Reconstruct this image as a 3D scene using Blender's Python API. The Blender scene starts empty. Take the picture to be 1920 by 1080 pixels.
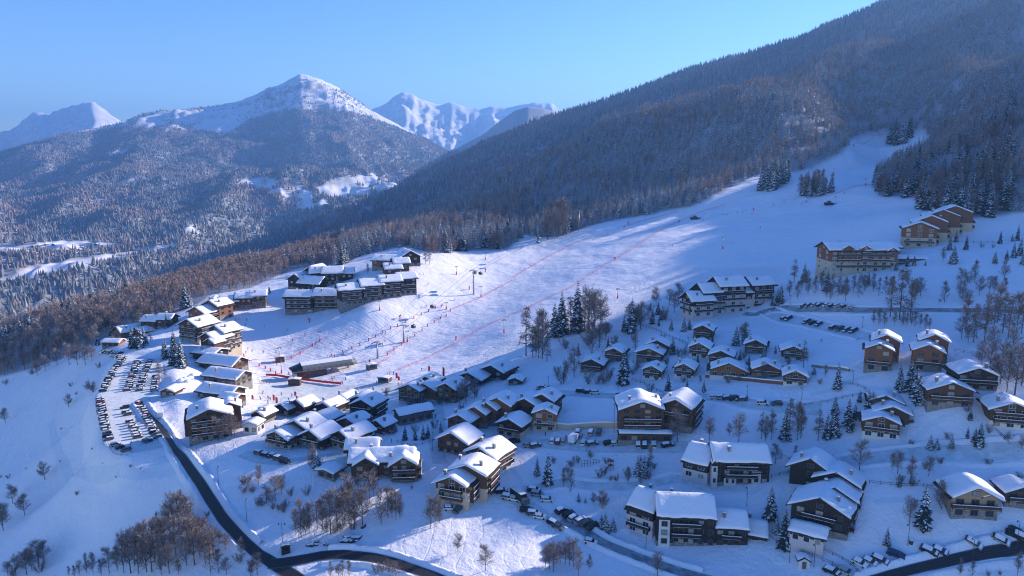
import bpy, math, random, bmesh
import numpy as np
from mathutils import Vector, Matrix, Euler

rng = random.Random(7)
nrng = np.random.RandomState(11)
rad = math.radians
scene = bpy.context.scene
COL = scene.collection

# ------------------------------------------------------------------ camera, sky, sun, exposure
FPX = 1371.0                       # focal length in pixels of a 1920 px wide frame
PITCH = rad(9.93)
CT, ST = math.cos(PITCH), math.sin(PITCH)
cam_data = bpy.data.cameras.new('camera')
cam_data.sensor_width = 36.0
cam_data.lens = FPX / 1920.0 * 36.0
cam_data.clip_start = 1.0
cam_data.clip_end = 60000.0
cam = bpy.data.objects.new('camera', cam_data)
cam.rotation_euler = (math.pi / 2 - PITCH, 0, 0)
COL.objects.link(cam)
scene.camera = cam

SUN_AZ, SUN_EL = 60.0, 19.0        # degrees right of the view direction, above the horizon
world = bpy.data.worlds.new('World')
scene.world = world
world.use_nodes = True
wn = world.node_tree
wn.nodes.clear()
w_out = wn.nodes.new('ShaderNodeOutputWorld')
w_bg = wn.nodes.new('ShaderNodeBackground')
w_sky = wn.nodes.new('ShaderNodeTexSky')
w_sky.sky_type = 'NISHITA'
w_sky.sun_disc = False
w_sky.sun_elevation = rad(SUN_EL)
w_sky.sun_rotation = rad(SUN_AZ)
w_sky.altitude = 1500.0
w_sky.air_density = 1.0
w_sky.dust_density = 0.0
w_sky.ozone_density = 3.0
w_hs = wn.nodes.new('ShaderNodeHueSaturation')
w_hs.inputs['Hue'].default_value = 0.512
w_hs.inputs['Saturation'].default_value = 1.22
w_bg.inputs['Strength'].default_value = 0.072
wn.links.new(w_sky.outputs[0], w_hs.inputs['Color'])
wn.links.new(w_hs.outputs[0], w_bg.inputs['Color'])
wn.links.new(w_bg.outputs[0], w_out.inputs['Surface'])

sun_data = bpy.data.lights.new('sun', 'SUN')
sun_data.energy = 3.0
sun_data.angle = rad(0.5)
sun_data.color = (1.0, 0.90, 0.78)
sun = bpy.data.objects.new('sun', sun_data)
sd = Vector((math.sin(rad(SUN_AZ)) * math.cos(rad(SUN_EL)), math.cos(rad(SUN_AZ)) * math.cos(rad(SUN_EL)), math.sin(rad(SUN_EL))))
sun.rotation_euler = sd.to_track_quat('Z', 'Y').to_euler()
COL.objects.link(sun)

scene.view_settings.view_transform = 'Standard'
scene.view_settings.look = 'None'
scene.view_settings.exposure = 1.8
scene.view_settings.gamma = 1.0
scene.cycles.max_bounces = 5
scene.cycles.diffuse_bounces = 3
scene.cycles.glossy_bounces = 2
scene.cycles.transmission_bounces = 2
scene.cycles.volume_bounces = 0
scene.cycles.use_denoising = True
scene.cycles.use_adaptive_sampling = True
scene.cycles.adaptive_threshold = 0.008
scene.cycles.filter_width = 1.15

# ------------------------------------------------------------------ pixel <-> world helpers (layout of the terrain)
def ray(px, py):
    u = (px - 960.0) / FPX
    v = (540.0 - py) / FPX
    return np.array((u, CT + v * ST, -ST + v * CT))

def pt(px, py, Y):
    d = ray(px, py)
    return d * (Y / d[1])

def project(x, y, z):
    cz = y * CT - z * ST
    cy = y * ST + z * CT
    cz = np.where(np.abs(cz) < 1e-3, 1e-3, cz)
    return 960 + FPX * x / cz, 540 - FPX * cy / cz

# ------------------------------------------------------------------ noise
_perm = nrng.permutation(4096)
_val = nrng.rand(4096) * 2 - 1
def vnoise(x, y, seed=0):
    xi = np.floor(x).astype(np.int64); yi = np.floor(y).astype(np.int64)
    xf = x - xi; yf = y - yi
    u = xf * xf * xf * (xf * (xf * 6 - 15) + 10); v = yf * yf * yf * (yf * (yf * 6 - 15) + 10)
    def h(a, b):
        return _val[_perm[(_perm[(a + seed * 131) & 4095] + b) & 4095]]
    return (h(xi, yi) * (1 - u) + h(xi + 1, yi) * u) * (1 - v) + (h(xi, yi + 1) * (1 - u) + h(xi + 1, yi + 1) * u) * v
def fbm(x, y, octv=4, seed=0, gain=0.5):
    s = 0; a = 1.0; t = 0
    for i in range(octv):
        s = s + a * vnoise(x, y, seed + i * 7); t += a
        x = x * 2.03 + 17.1; y = y * 2.03 - 5.7; a *= gain
    return s / t
def ridged(x, y, octv=5, seed=0, gain=0.5):
    s = 0; a = 1.0; t = 0
    for i in range(octv):
        s = s + a * (1 - 2 * np.abs(vnoise(x, y, seed + i * 5))); t += a
        x = x * 2.1 + 3.1; y = y * 2.1 + 9.2; a *= gain
    return s / t

# ------------------------------------------------------------------ terrain
NEAR = [  # (px, py, distance): ground seen at that place in the photograph
 (0,1080,232),(0,1000,264),(0,900,316),(150,900,285),(150,1000,243),(300,1000,226),(300,900,263),(0,800,387),(0,720,465),(100,720,408),(150,800,337),
 (190,740,321),(200,830,264),(250,850,253),(300,830,264),(240,680,372),(290,690,362),(165,775,338),(230,720,338),(260,760,308),(270,800,281),(212,800,281),(215,700,353),(330,840,259),(365,900,235),(450,1010,204),(540,1060,192),
 (700,1045,193),(800,1075,186),(960,1080,185),(620,940,219),(700,960,212),(500,880,235),(600,880,232),(720,895,228),(850,945,218),(900,1000,205),(1060,980,211),
 (960,930,223),(1080,830,251),(1000,830,254),(1180,880,235),(1120,1010,205),(1300,1080,188),(1300,1030,199),(1200,960,215),(1450,1010,200),(1360,905,220),
 (1560,1000,195),(1500,1080,185),(1700,1040,185),(1920,1000,184),(1920,1080,180),(1825,970,190),(1740,980,192),(1600,900,209),(1850,860,211),(1920,830,214),
 (1700,830,224),(1892,803,218),(1781,765,229),(1645,696,258),(1736,695,252),(1830,732,235),(1900,650,262),(1500,840,237),(1490,722,267),(1487,675,294),
 (1366,708,286),(1300,760,270),(1430,760,255),(1222,712,300),(1110,697,321),(1316,635,331),(1219,677,318),(1050,720,309),(1080,780,271),(1200,822,250),
 (1480,597,349),(1600,615,315),(1440,585,364),(1700,590,310),(1900,580,302),(1320,593,366),(1420,575,373),(1600,512,377),(1680,510,367),(1740,465,395),
 (1800,440,417),(1900,480,361),(1780,520,344),(1900,430,425),(1550,540,354),(395,822,266),(455,790,284),(560,830,259),(540,770,303),(650,830,256),(760,790,281),
 (770,750,315),(850,750,309),(905,710,337),(870,805,268),(960,800,268),(1000,790,271),(960,710,330),(1000,740,301),(740,830,256),(856,850,246),
 (630,695,388),(560,690,397),(500,710,376),(480,745,336),(640,725,358),(700,700,376),(470,660,423),(430,690,386),(600,640,433),(540,590,480),(690,570,465),
 (665,580,473),(750,530,507),(760,500,538),(790,480,585),(800,600,467),(885,552,515),(750,640,433),(850,660,401),(950,620,415),(1000,560,480),(900,500,580),
 (1000,470,640),(960,450,690),(1080,430,720),(1100,500,545),(1155,550,458),(1200,480,545),(1150,420,690),(1300,400,680),(1300,480,520),(1400,450,530),(1360,465,515),
 (1500,420,545),(1420,350,720),(1530,380,610),(1650,330,740),(1640,400,540),(1590,270,880),(1720,250,980),(1700,300,860),(1560,460,465),(1640,350,610),(1720,390,480),
 (1800,410,430),(1800,300,640),(1900,300,600),(1850,200,790),(1900,200,740),(1735,258,960),(1812,165,908),(1900,105,950),
 (1200,330,930),(1300,250,950),(1500,200,1000),(1400,300,860),(1600,150,1150),(1700,100,1250),(1700,200,1020),(1900,-10,1500),(1740,50,1450),(1500,130,1350),
 (1280,200,1250),(1100,280,1180),(960,340,1050),(870,395,950),(760,430,850),(640,462,800),(480,500,700),(350,535,650),(250,562,600),(140,600,590),(0,622,670),
 (100,660,480),(0,680,510),(200,640,425),(300,600,480),(400,590,470),(250,640,440),(380,660,400),(560,520,600),(660,490,640),(-250,640,760),(-250,760,520),(-250,950,330),(-200,1100,250),(960,1250,150),(300,1250,160),(1700,1250,150),
]
WORLD = []  # (x, y, z)
def sunpt(s, t, z):  # s across, t towards the sun
    a = rad(SUN_AZ)
    return (s * math.cos(a) + t * math.sin(a), -s * math.sin(a) + t * math.cos(a), z)
TE = math.tan(rad(SUN_EL))
# unseen shoulder right of the picture, its crest heights shaped to lay shade over the village
SHADE_CREST = [(-450, -215), (-415, -206), (-374, -210), (-355, -204), (-340, -198), (-303, -178), (-290, -146), (-277, -132), (-254, -125), (-220, -134), (-208, -148), (-200, -154), (-194, -150), (-188, -142), (-180, -143), (-174, -156), (-168, -162), (-150, -163), (-123, -170), (-100, -174), (0, -178), (150, -178)]
CT0 = 950.0
TREEH = 1.0
for s_, a_ in SHADE_CREST[0:]:
    if s_ < -380 or int(s_) % 3 == 0:
        WORLD.append(sunpt(s_, CT0, a_ + TE * CT0 - TREEH))
    if s_ >= -345 and int(s_) % 2 == 0:
        WORLD.append(sunpt(s_, 620, a_ + TE * 620 - 45))
        WORLD.append(sunpt(s_, 1250, a_ + TE * CT0 - 60))
for (px, Y, z) in [(-300,1000,-280),(0,1000,-270),(250,1050,-245),(480,1150,-235),(640,1200,-225),(760,1250,-205),(960,1450,-175),(1100,1550,-90),(1280,1700,-10),(1500,1800,60),(1740,1900,150),(1950,2000,210),(2300,1500,300),(2300,2000,250),(2700,1400,260)]:
    WORLD.append(((px - 960) / 1350.0 * Y, Y, z))
WORLD += [(-300, 60, -150), (-300, -150, -160), (300, 60, -80), (600, 200, 20), (300, -150, -80), (0, -150, -125)]

_c = np.array([pt(*p) for p in NEAR] + [np.array(w) for w in WORLD])
_S = 300.0
_cx = _c[:, 0] / _S; _cy = _c[:, 1] / _S
def _phi(r2):
    return 0.5 * r2 * np.log(r2 + 1e-9)
_n = len(_c)
_A = np.zeros((_n + 3, _n + 3))
_A[:_n, :_n] = _phi((_cx[:, None] - _cx[None]) ** 2 + (_cy[:, None] - _cy[None]) ** 2) + np.eye(_n) * 0.002
_P = np.stack([np.ones(_n), _cx, _cy], 1)
_A[:_n, _n:] = _P; _A[_n:, :_n] = _P.T
_w = np.linalg.solve(_A, np.concatenate([_c[:, 2], np.zeros(3)]))
def near_z(x, y):
    x = np.asarray(x, float) / _S; y = np.asarray(y, float) / _S
    out = _w[_n] + _w[_n + 1] * x + _w[_n + 2] * y
    for i in range(_n):
        out = out + _w[i] * _phi((x - _cx[i]) ** 2 + (y - _cy[i]) ** 2)
    return out

def sheet(pts):
    p = np.array([pt(*q) for q in pts])
    az = np.arctan2(p[:, 0], p[:, 1]); o = np.argsort(az)
    return az[o], np.hypot(p[:, 0], p[:, 1])[o], p[o, 2]
SH_B = sheet([(-500,640,1500),(0,590,1500),(120,560,1650),(250,515,1850),(430,468,2100),(600,408,2400),(700,372,2500),(800,322,2600),(900,270,2700),(1000,228,2750),(1050,210,2800),(1150,183,2800),(1300,128,2700),(1480,78,2600),(1660,2,2600),(1900,-90,2700),(2400,-200,2800)])
SH_A = sheet([(600,430,5200),(740,350,5000),(800,308,5000),(860,276,5000),(905,252,5000),(940,224,5000),(965,206,5000),(990,199,5000),(1020,203,5000),(1050,214,5000),(1100,240,5000),(1300,300,5000)])
SH_M1 = sheet([(-600,360,6000),(-200,320,6000),(0,283,6000),(70,265,6100),(130,249,6200),(180,240,6400),(230,230,6500),(270,212,6800),(300,208,7000),(350,205,7100),(400,198,7200),(440,191,7300),(470,180,7400),(500,167,7500),(530,156,7500),(548,146,7500),(562,138,7500),(578,141,7500),(600,148,7500),(630,161,7450),(650,174,7400),(690,204,7200),(720,220,7100),(760,242,7000),(800,262,6900),(830,280,6800),(860,300,6700),(900,330,6500),(1000,380,6300),(1300,420,6000)])
SH_M2 = sheet([(560,290,12000),(640,240,12000),(690,208,12000),(710,200,12000),(725,190,12000),(740,178,12000),(755,172,12000),(775,176,12000),(785,184,12000),(810,192,12000),(830,196,12000),(845,191,12000),(870,197,12000),(900,202,12000),(925,197,12000),(950,200,12000),(970,196,12000),(1000,191,12000),(1035,192,12000),(1045,202,12000),(1100,230,12000),(1300,280,12000)])
SH_M0 = sheet([(-600,300,11000),(-200,262,11000),(0,247,11000),(25,240,11000),(45,222,11000),(65,208,11000),(80,211,11000),(93,216,11000),(100,208,11000),(130,198,11000),(150,194,11000),(172,189,11000),(185,195,11000),(200,207,11000),(225,226,11000),(260,240,11000),(330,270,11000),(560,320,11000)])
VALLEY = -335.0
def sheet_z(sh, az, r, gf, gb, pw=1.0):
    Rr = np.interp(az, sh[0], sh[1]); zr = np.interp(az, sh[0], sh[2])
    d = Rr - r
    return np.where(d > 0, zr - gf * np.abs(d) ** pw, zr - gb * np.abs(d)), d

def sstep(v, a, b):
    t = np.clip((v - a) / (b - a), 0, 1); return t * t * (3 - 2 * t)
def poly_dist(x, y, poly):
    d = np.full(np.shape(x), 1e9); ins = np.zeros(np.shape(x), bool); n = len(poly)
    for i in range(n):
        ax, ay = poly[i]; bx, by = poly[(i + 1) % n]
        t = np.clip(((x - ax) * (bx - ax) + (y - ay) * (by - ay)) / ((bx - ax) ** 2 + (by - ay) ** 2), 0, 1)
        d = np.minimum(d, np.hypot(x - ax - t * (bx - ax), y - ay - t * (by - ay)))
        if ay != by: ins ^= ((ay > y) != (by > y)) & (x < (bx - ax) * (y - ay) / (by - ay) + ax)
    return np.where(ins, 0, d)
CARPARK = [tuple((ray(*q) * (-106.0 / ray(*q)[2]))[:2]) for q in [(188,740),(196,790),(206,834),(246,850),(300,836),(300,790),(295,735),(298,675),(232,670),(205,710)]]
def height(x, y, want_kind=False):
    x = np.asarray(x, float); y = np.asarray(y, float)
    r = np.hypot(x, y); az = np.arctan2(x, y)
    n = near_z(x, y)
    # blend in the unseen shoulder's crest, shaped for the shadow it casts
    sa, ta = x * math.cos(rad(SUN_AZ)) - y * math.sin(rad(SUN_AZ)), x * math.sin(rad(SUN_AZ)) + y * math.cos(rad(SUN_AZ))
    zr = np.interp(sa, [c[0] for c in SHADE_CREST], [c[1] for c in SHADE_CREST]) + TE * CT0 - TREEH - np.where(ta < CT0, .42, .30) * (np.sqrt((ta - CT0) ** 2 + 200) - 14)
    w = sstep(az, 0.63, 0.69) * sstep(ta, 560, 780) * (1 - sstep(ta, 1150, 1400)) * sstep(sa, -430, -370)
    n = n * (1 - w) + zr * w
    # the levelled ground of the car park
    wc = 1 - sstep(poly_dist(x, y, CARPARK), 0.5, 9.0)
    rc = np.interp(az, [-1.2, -0.6, -0.3, 0.0, 0.3, 0.6, 0.9, 1.3], [900, 950, 1150, 1450, 1800, 2200, 2000, 1500])
    n = n - 0.45 * np.maximum(0, r - rc)
    n = np.where(r > rc + 1500, -900.0, n)
    wild = np.clip((r - 330) / 500, 0.0, 1.0)
    hill = np.clip((r - 650) / 500, 0.0, 1.0)
    n = n + fbm(x / 60, y / 60, 4, 3) * (0.7 + 5 * wild * wild) + fbm(x / 9, y / 9, 4, 21) * 0.26 + fbm(x / 23 + 5, y / 40, 3, 23) * .2
    n = n + (ridged(x / 300 - y / 560, y / 460, 4, 27) - .2) * 36 * hill
    n = n * (1 - wc) + (-106.0 + .12 * fbm(x / 7, y / 7, 2, 77)) * wc
    b, db = sheet_z(SH_B, az, r, 0.36, 0.5)
    b = b + fbm(x / 330, y / 330, 5, 31) * np.clip(np.abs(db) * 0.12, 0, 70) + fbm(x / 90, y / 90, 3, 5) * 8
    a, da = sheet_z(SH_A, az, r, 0.42, 0.5)
    a = a + fbm(x / 500, y / 500, 5, 41) * np.clip(np.abs(da) * 0.12, 0, 90)
    m1, d1 = sheet_z(SH_M1, az, r, 0.335, 0.6)
    _R1 = np.interp(az, SH_M1[0], SH_M1[1]); _z1 = np.interp(az, SH_M1[0], SH_M1[2])
    q1 = np.clip((_R1 - r) / (_R1 - 2900), 0, 1)
    m1 = np.where(d1 > 0, VALLEY - 10 + (_z1 - VALLEY + 10) * (1 - q1) ** 1.25, m1)
    m1 = m1 + (ridged(x / 1500 + 0.35 * y / 1900, y / 2600, 6, 51) - 0.25) * np.clip(np.abs(d1) * 0.26, 0, 210) + ridged(x / 420, y / 600, 4, 53) * np.clip(np.abs(d1) * .12, 2, 42) + fbm(x / 160, y / 160, 3, 8) * np.clip(np.abs(d1) * 0.05, 3, 16)
    m2, d2 = sheet_z(SH_M2, az, r, 0.40, 0.7)
    m2 = m2 + (ridged(x / 1100, y / 2000, 7, 61, .58) - 0.3) * np.clip(np.abs(d2) * 0.5, 0, 400) + ridged(x / 230, y / 300, 4, 18) * np.clip(np.abs(d2) * .15, 9, 60)
    m0, d0 = sheet_z(SH_M0, az, r, 0.42, 0.7)
    m0 = m0 + (ridged(x / 1500 + 4, y / 2500, 5, 71) - 0.3) * np.clip(np.abs(d0) * 0.35, 0, 380) + fbm(x / 250, y / 250, 3, 19) * np.clip(np.abs(d0) * .12, 4, 30)
    v = VALLEY + fbm(x / 420, y / 420, 4, 81) * 26
    st = np.stack([n, b, a, m1, m2, m0, v])
    z = st.max(0)
    if want_kind:
        return z, st.argmax(0)
    return z

# polar sheet of ground: fine near the camera, coarse towards the horizon
def _rings():
    r = [60.0]
    while r[-1] < 13800:
        q = r[-1]
        step = 6.0 if q < 150 else 1.35 if q < 420 else 2.2 if q < 700 else max(4.0, q * 0.0062)
        r.append(q + step)
    return np.array(r)
RINGS = _rings()
AZ = np.concatenate([np.arange(-58, -39, 0.6), np.arange(-39, 39, 0.13), np.arange(39, 80.1, 0.6)]) * math.pi / 180
GX = RINGS[:, None] * np.sin(AZ)[None]; GY = RINGS[:, None] * np.cos(AZ)[None]
GZ, GK = height(GX, GY, True)
NR, NA = GZ.shape

def ground_z(x, y):
    """height of the ground mesh (bilinear on its grid)"""
    x = np.asarray(x, float); y = np.asarray(y, float)
    r = np.hypot(x, y); az = np.arctan2(x, y)
    fi = np.clip(np.interp(r, RINGS, np.arange(NR)), 0, NR - 1.001); fj = np.clip(np.interp(az, AZ, np.arange(NA)), 0, NA - 1.001)
    i = fi.astype(int); j = fj.astype(int); u = fi - i; v = fj - j
    return (GZ[i, j] * (1 - u) + GZ[i + 1, j] * u) * (1 - v) + (GZ[i, j + 1] * (1 - u) + GZ[i + 1, j + 1] * u) * v
def gz(x, y):
    return float(ground_z(x, y))

def hit(px, py, rmin=120.0):
    """ground point seen at a place of the photograph"""
    d = ray(px, py); h = math.hypot(d[0], d[1])
    t = RINGS[RINGS > rmin] / h
    zz = ground_z(d[0] * t, d[1] * t); below = np.nonzero(d[2] * t <= zz)[0]
    if len(below) == 0:
        k = len(t) - 1
        return Vector((d[0] * t[k], d[1] * t[k], zz[k]))
    k = below[0]
    a, b = (t[k - 1] if k else t[0] * .98), t[k]
    for _ in range(18):
        m = (a + b) / 2
        if d[2] * m <= gz(d[0] * m, d[1] * m): b = m
        else: a = m
    return Vector((d[0] * b, d[1] * b, gz(d[0] * b, d[1] * b)))
def mpp(p):
    """metres per photograph pixel at p"""
    return (p.y * CT - p.z * ST) / FPX
# ------------------------------------------------------------------ materials
def mat(name, color, rough=0.8, metal=0.0, spec=0.3):
    m = bpy.data.materials.new(name); m.use_nodes = True
    b = m.node_tree.nodes['Principled BSDF']
    b.inputs['Base Color'].default_value = (*color, 1); b.inputs['Roughness'].default_value = rough
    b.inputs['Metallic'].default_value = metal; b.inputs['Specular IOR Level'].default_value = spec
    return m
class N:
    """tiny node-tree writer"""
    def __init__(s, m):
        s.t = m.node_tree; s.b = s.t.nodes['Principled BSDF']
    def new(s, typ, **kw):
        n = s.t.nodes.new(typ)
        for k, v in kw.items():
            setattr(n, k, v)
        return n
    def link(s, a, b): s.t.links.new(a, b)
    def noise(s, scale, detail=4, vec=None, rough=0.55):
        n = s.new('ShaderNodeTexNoise'); n.inputs['Scale'].default_value = scale; n.inputs['Detail'].default_value = detail; n.inputs['Roughness'].default_value = rough
        if vec is not None: s.link(vec, n.inputs['Vector'])
        return n.outputs['Fac']
    def ramp(s, fac, stops):
        r = s.new('ShaderNodeValToRGB'); e = r.color_ramp.elements
        while len(e) < len(stops): e.new(0.5)
        for el, (p, c) in zip(e, stops):
            el.position = p; el.color = (*c, 1) if len(c) == 3 else c
        s.link(fac, r.inputs['Fac']); return r.outputs['Color']
    def mix(s, fac, a, b):
        m = s.new('ShaderNodeMix', data_type='RGBA')
        for sock, v in ((m.inputs[0], fac), (m.inputs[6], a), (m.inputs[7], b)):
            if hasattr(v, 'is_output') or hasattr(v, 'links'): s.link(v, sock)
            elif isinstance(v, tuple): sock.default_value = (*v, 1)
            else: sock.default_value = v
        return m.outputs[2]
    def math(s, op, a, b=0.0, clamp=False):
        m = s.new('ShaderNodeMath', operation=op); m.use_clamp = clamp
        for sock, v in ((m.inputs[0], a), (m.inputs[1], b)):
            if isinstance(v, (int, float)): sock.default_value = v
            else: s.link(v, sock)
        return m.outputs[0]
    def geo(s): return s.new('ShaderNodeNewGeometry')
    def attr(s, name):
        a = s.new('ShaderNodeAttribute'); a.attribute_name = name; return a.outputs['Fac']
    def bump(s, h, strength=0.4, dist=0.2):
        b = s.new('ShaderNodeBump'); b.inputs['Strength'].default_value = strength; b.inputs['Distance'].default_value = dist
        s.link(h, b.inputs['Height']); s.link(b.outputs[0], s.b.inputs['Normal'])
    def color(s, c): s.link(c, s.b.inputs['Base Color'])
    def pos(s): return s.geo().outputs['Position']
    def objco(s): return s.new('ShaderNodeTexCoord').outputs['Object']
    def scaled(s, vec, sc, rot=(0, 0, 0)):
        m = s.new('ShaderNodeMapping'); m.inputs['Scale'].default_value = sc; m.inputs['Rotation'].default_value = rot
        s.link(vec, m.inputs['Vector']); return m.outputs[0]
    def rnd(s): return s.new('ShaderNodeObjectInfo').outputs['Random']

M = {}
SNOW = (0.88, 0.845, 0.90)
def m_ground():
    m = mat('ground_snow', SNOW, 0.75, 0, 0.2); n = N(m)
    p = n.pos(); wood = n.attr('wood'); rock = n.attr('rock'); piste = n.attr('piste'); rough = n.attr('rough')
    snow = n.mix(n.noise(0.035, 5, p), (0.84, 0.81, 0.88), (0.90, 0.865, 0.91))
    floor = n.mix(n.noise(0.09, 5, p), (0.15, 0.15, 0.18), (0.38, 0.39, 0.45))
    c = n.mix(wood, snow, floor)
    rk = n.mix(n.math('MULTIPLY', rock, n.ramp(n.noise(0.012, 9, p, 0.72), [(0.40, (0, 0, 0)), (0.56, (1, 1, 1))])), c, (0.17, 0.19, 0.20))
    n.color(rk)
    # groomed corduroy down the piste, wind and old tracks elsewhere
    rot = n.scaled(p, (1, 1, 1), (0, 0, rad(38)))
    groom = n.noise(1.0, 3, n.scaled(rot, (0.035, 0.9, 0.1)), 0.6)
    soft = n.noise(0.12, 6, p, 0.6)
    lump = n.noise(0.55, 5, p, 0.65)
    h = n.math('ADD', n.math('MULTIPLY', soft, 1.3), n.math('MULTIPLY', n.math('MULTIPLY', groom, piste), 0.40))
    h = n.math('ADD', h, n.math('MULTIPLY', n.math('MULTIPLY', lump, rough), 1.6))
    h = n.math('ADD', h, n.math('MULTIPLY', n.math('MULTIPLY', lump, 0.46), n.math('SUBTRACT', 1.0, n.math('MULTIPLY', piste, 0.85))))
    # winding ski tracks and animal trails: thin grooves along warped bands, only here and there
    wv = n.new('ShaderNodeTexWave'); wv.inputs['Scale'].default_value = .055; wv.inputs['Distortion'].default_value = 22; wv.inputs['Detail'].default_value = 2.5; wv.inputs['Detail Scale'].default_value = .55
    n.link(p, wv.inputs['Vector'])
    trk = n.ramp(wv.outputs['Fac'], [(0.0, (0, 0, 0)), (.035, (1, 1, 1))])
    h = n.math('ADD', h, n.math('MULTIPLY', n.math('MULTIPLY', trk, n.math('SUBTRACT', 1.0, piste)), 0.06))
    n.bump(h, 0.9, 0.7)
    return m
M['ground'] = m_ground()
def m_snow(name, sc=0.5):
    m = mat(name, SNOW, 0.7, 0, 0.2); n = N(m); p = n.pos()
    n.color(n.mix(n.noise(sc, 4, p), (0.85, 0.82, 0.885), (0.91, 0.875, 0.92)))
    n.bump(n.noise(sc * 1.6, 5, p), 0.35, 0.5); return m
M['snow'] = m_snow('roof_snow', 0.5)
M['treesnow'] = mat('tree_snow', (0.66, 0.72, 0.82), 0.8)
def m_leaf(name, a, b, sc=0.35):
    m = mat(name, a, 0.85, 0, 0.15); n = N(m)
    f = n.math('ADD', n.math('MULTIPLY', n.rnd(), 0.6), n.math('MULTIPLY', n.noise(sc, 3, n.pos()), 0.5))
    n.color(n.mix(f, a, b)); return m
M['needle'] = m_leaf('spruce_needles', (0.016, 0.030, 0.036), (0.045, 0.062, 0.062))
M['twig'] = m_leaf('bare_twigs', (0.135, 0.098, 0.088), (0.23, 0.17, 0.152))
M['frosttwig'] = m_leaf('frosted_twigs', (0.20, 0.175, 0.18), (0.42, 0.40, 0.43))
M['larch'] = m_leaf('larch_twigs', (0.13, 0.080, 0.062), (0.24, 0.155, 0.12))
M['bark'] = m_leaf('bark', (0.085, 0.068, 0.064), (0.15, 0.12, 0.115), 1.5)

# ------------------------------------------------------------------ mesh helpers
def mesh_np(name, V, faces_idx, loops_per=3, mats=(), midx=None, smooth=False):
    me = bpy.data.meshes.new(name)
    V = np.asarray(V, np.float32); Q = np.asarray(faces_idx, np.int32)
    me.vertices.add(len(V)); me.vertices.foreach_set('co', V.ravel())
    me.loops.add(Q.size); me.loops.foreach_set('vertex_index', Q.ravel())
    me.polygons.add(len(Q)); me.polygons.foreach_set('loop_start', np.arange(0, Q.size, loops_per, dtype=np.int32))
    for m in mats: me.materials.append(m)
    if midx is not None: me.polygons.foreach_set('material_index', np.asarray(midx, np.int32))
    me.polygons.foreach_set('use_smooth', np.full(len(Q), smooth))
    me.update(calc_edges=True)
    return me
def link(name, me, parent=None, loc=None, rz=0.0):
    o = bpy.data.objects.new(name, me); COL.objects.link(o)
    if parent is not None: o.parent = parent
    if loc is not None: o.location = loc
    if rz: o.rotation_euler = (0, 0, rz)
    return o
def tag(o, label=None, cat=None, group=None, kind=None):
    if label: o['label'] = label
    if cat: o['category'] = cat
    if group: o['group'] = group
    if kind: o['kind'] = kind
    return o
def empty(name, loc, rz=0.0):
    o = link(name, None, None, loc, rz); o.empty_display_size = 0.5; return o

class MB:
    """collects boxes, prisms and tubes in one mesh"""
    def __init__(s): s.v = []; s.f = []; s.m = []
    def add(s, vs, fs, m=0):
        b = len(s.v); s.v += [tuple(p) for p in vs]; s.f += [tuple(b + i for i in f) for f in fs]; s.m += [m] * len(fs); return s
    def box(s, x0, x1, y0, y1, z0, z1, m=0):
        return s.add([(x0,y0,z0),(x1,y0,z0),(x1,y1,z0),(x0,y1,z0),(x0,y0,z1),(x1,y0,z1),(x1,y1,z1),(x0,y1,z1)],
                     [(0,3,2,1),(4,5,6,7),(0,1,5,4),(1,2,6,5),(2,3,7,6),(3,0,4,7)], m)
    def tube(s, a, b, r0, r1=None, n=6, m=0, cap=True):
        a = Vector(a); b = Vector(b); r1 = r0 if r1 is None else r1
        d = (b - a)
        if d.length < 1e-6: return s
        d.normalize(); u = d.orthogonal().normalized(); w = d.cross(u)
        vs = []
        for p, r in ((a, r0), (b, r1)):
            for k in range(n):
                t = 2 * math.pi * k / n; vs.append(p + u * (r * math.cos(t)) + w * (r * math.sin(t)))
        fs = [(k, (k + 1) % n, n + (k + 1) % n, n + k) for k in range(n)]
        if cap: fs += [tuple(range(n - 1, -1, -1)), tuple(range(n, 2 * n))]
        return s.add(vs, fs, m)
    def prism(s, prof, y0, y1, m=0):
        """profile [(x, z)] counter-clockwise seen from -y, extruded y0 -> y1"""
        n = len(prof)
        vs = [(x, y0, z) for x, z in prof] + [(x, y1, z) for x, z in prof]
        fs = [tuple(range(n)), tuple(range(2 * n - 1, n - 1, -1))] + [(k, n + k, n + (k + 1) % n, (k + 1) % n) for k in range(n)]
        return s.add(vs, fs, m)
    def mesh(s, name, mats, smooth=False):
        me = bpy.data.meshes.new(name); me.from_pydata(s.v, [], s.f)
        for m in (mats if isinstance(mats, (list, tuple)) else [mats]): me.materials.append(m)
        me.polygons.foreach_set('material_index', np.array(s.m, np.int32))
        if smooth: me.polygons.foreach_set('use_smooth', np.ones(len(s.f), bool))
        me.update(); return me
    def build(s, name, mats, parent=None, loc=None, rz=0.0, smooth=False):
        return link(name, s.mesh(name, mats, smooth), parent, loc, rz)

def inpoly(x, y, poly):
    x = np.asarray(x, float); y = np.asarray(y, float); r = np.zeros(x.shape, bool); n = len(poly)
    for i in range(n):
        x0, y0 = poly[i]; x1, y1 = poly[(i + 1) % n]
        if y0 == y1: continue
        c = ((y0 > y) != (y1 > y)) & (x < (x1 - x0) * (y - y0) / (y1 - y0) + x0)
        r ^= c
    return r

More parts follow.
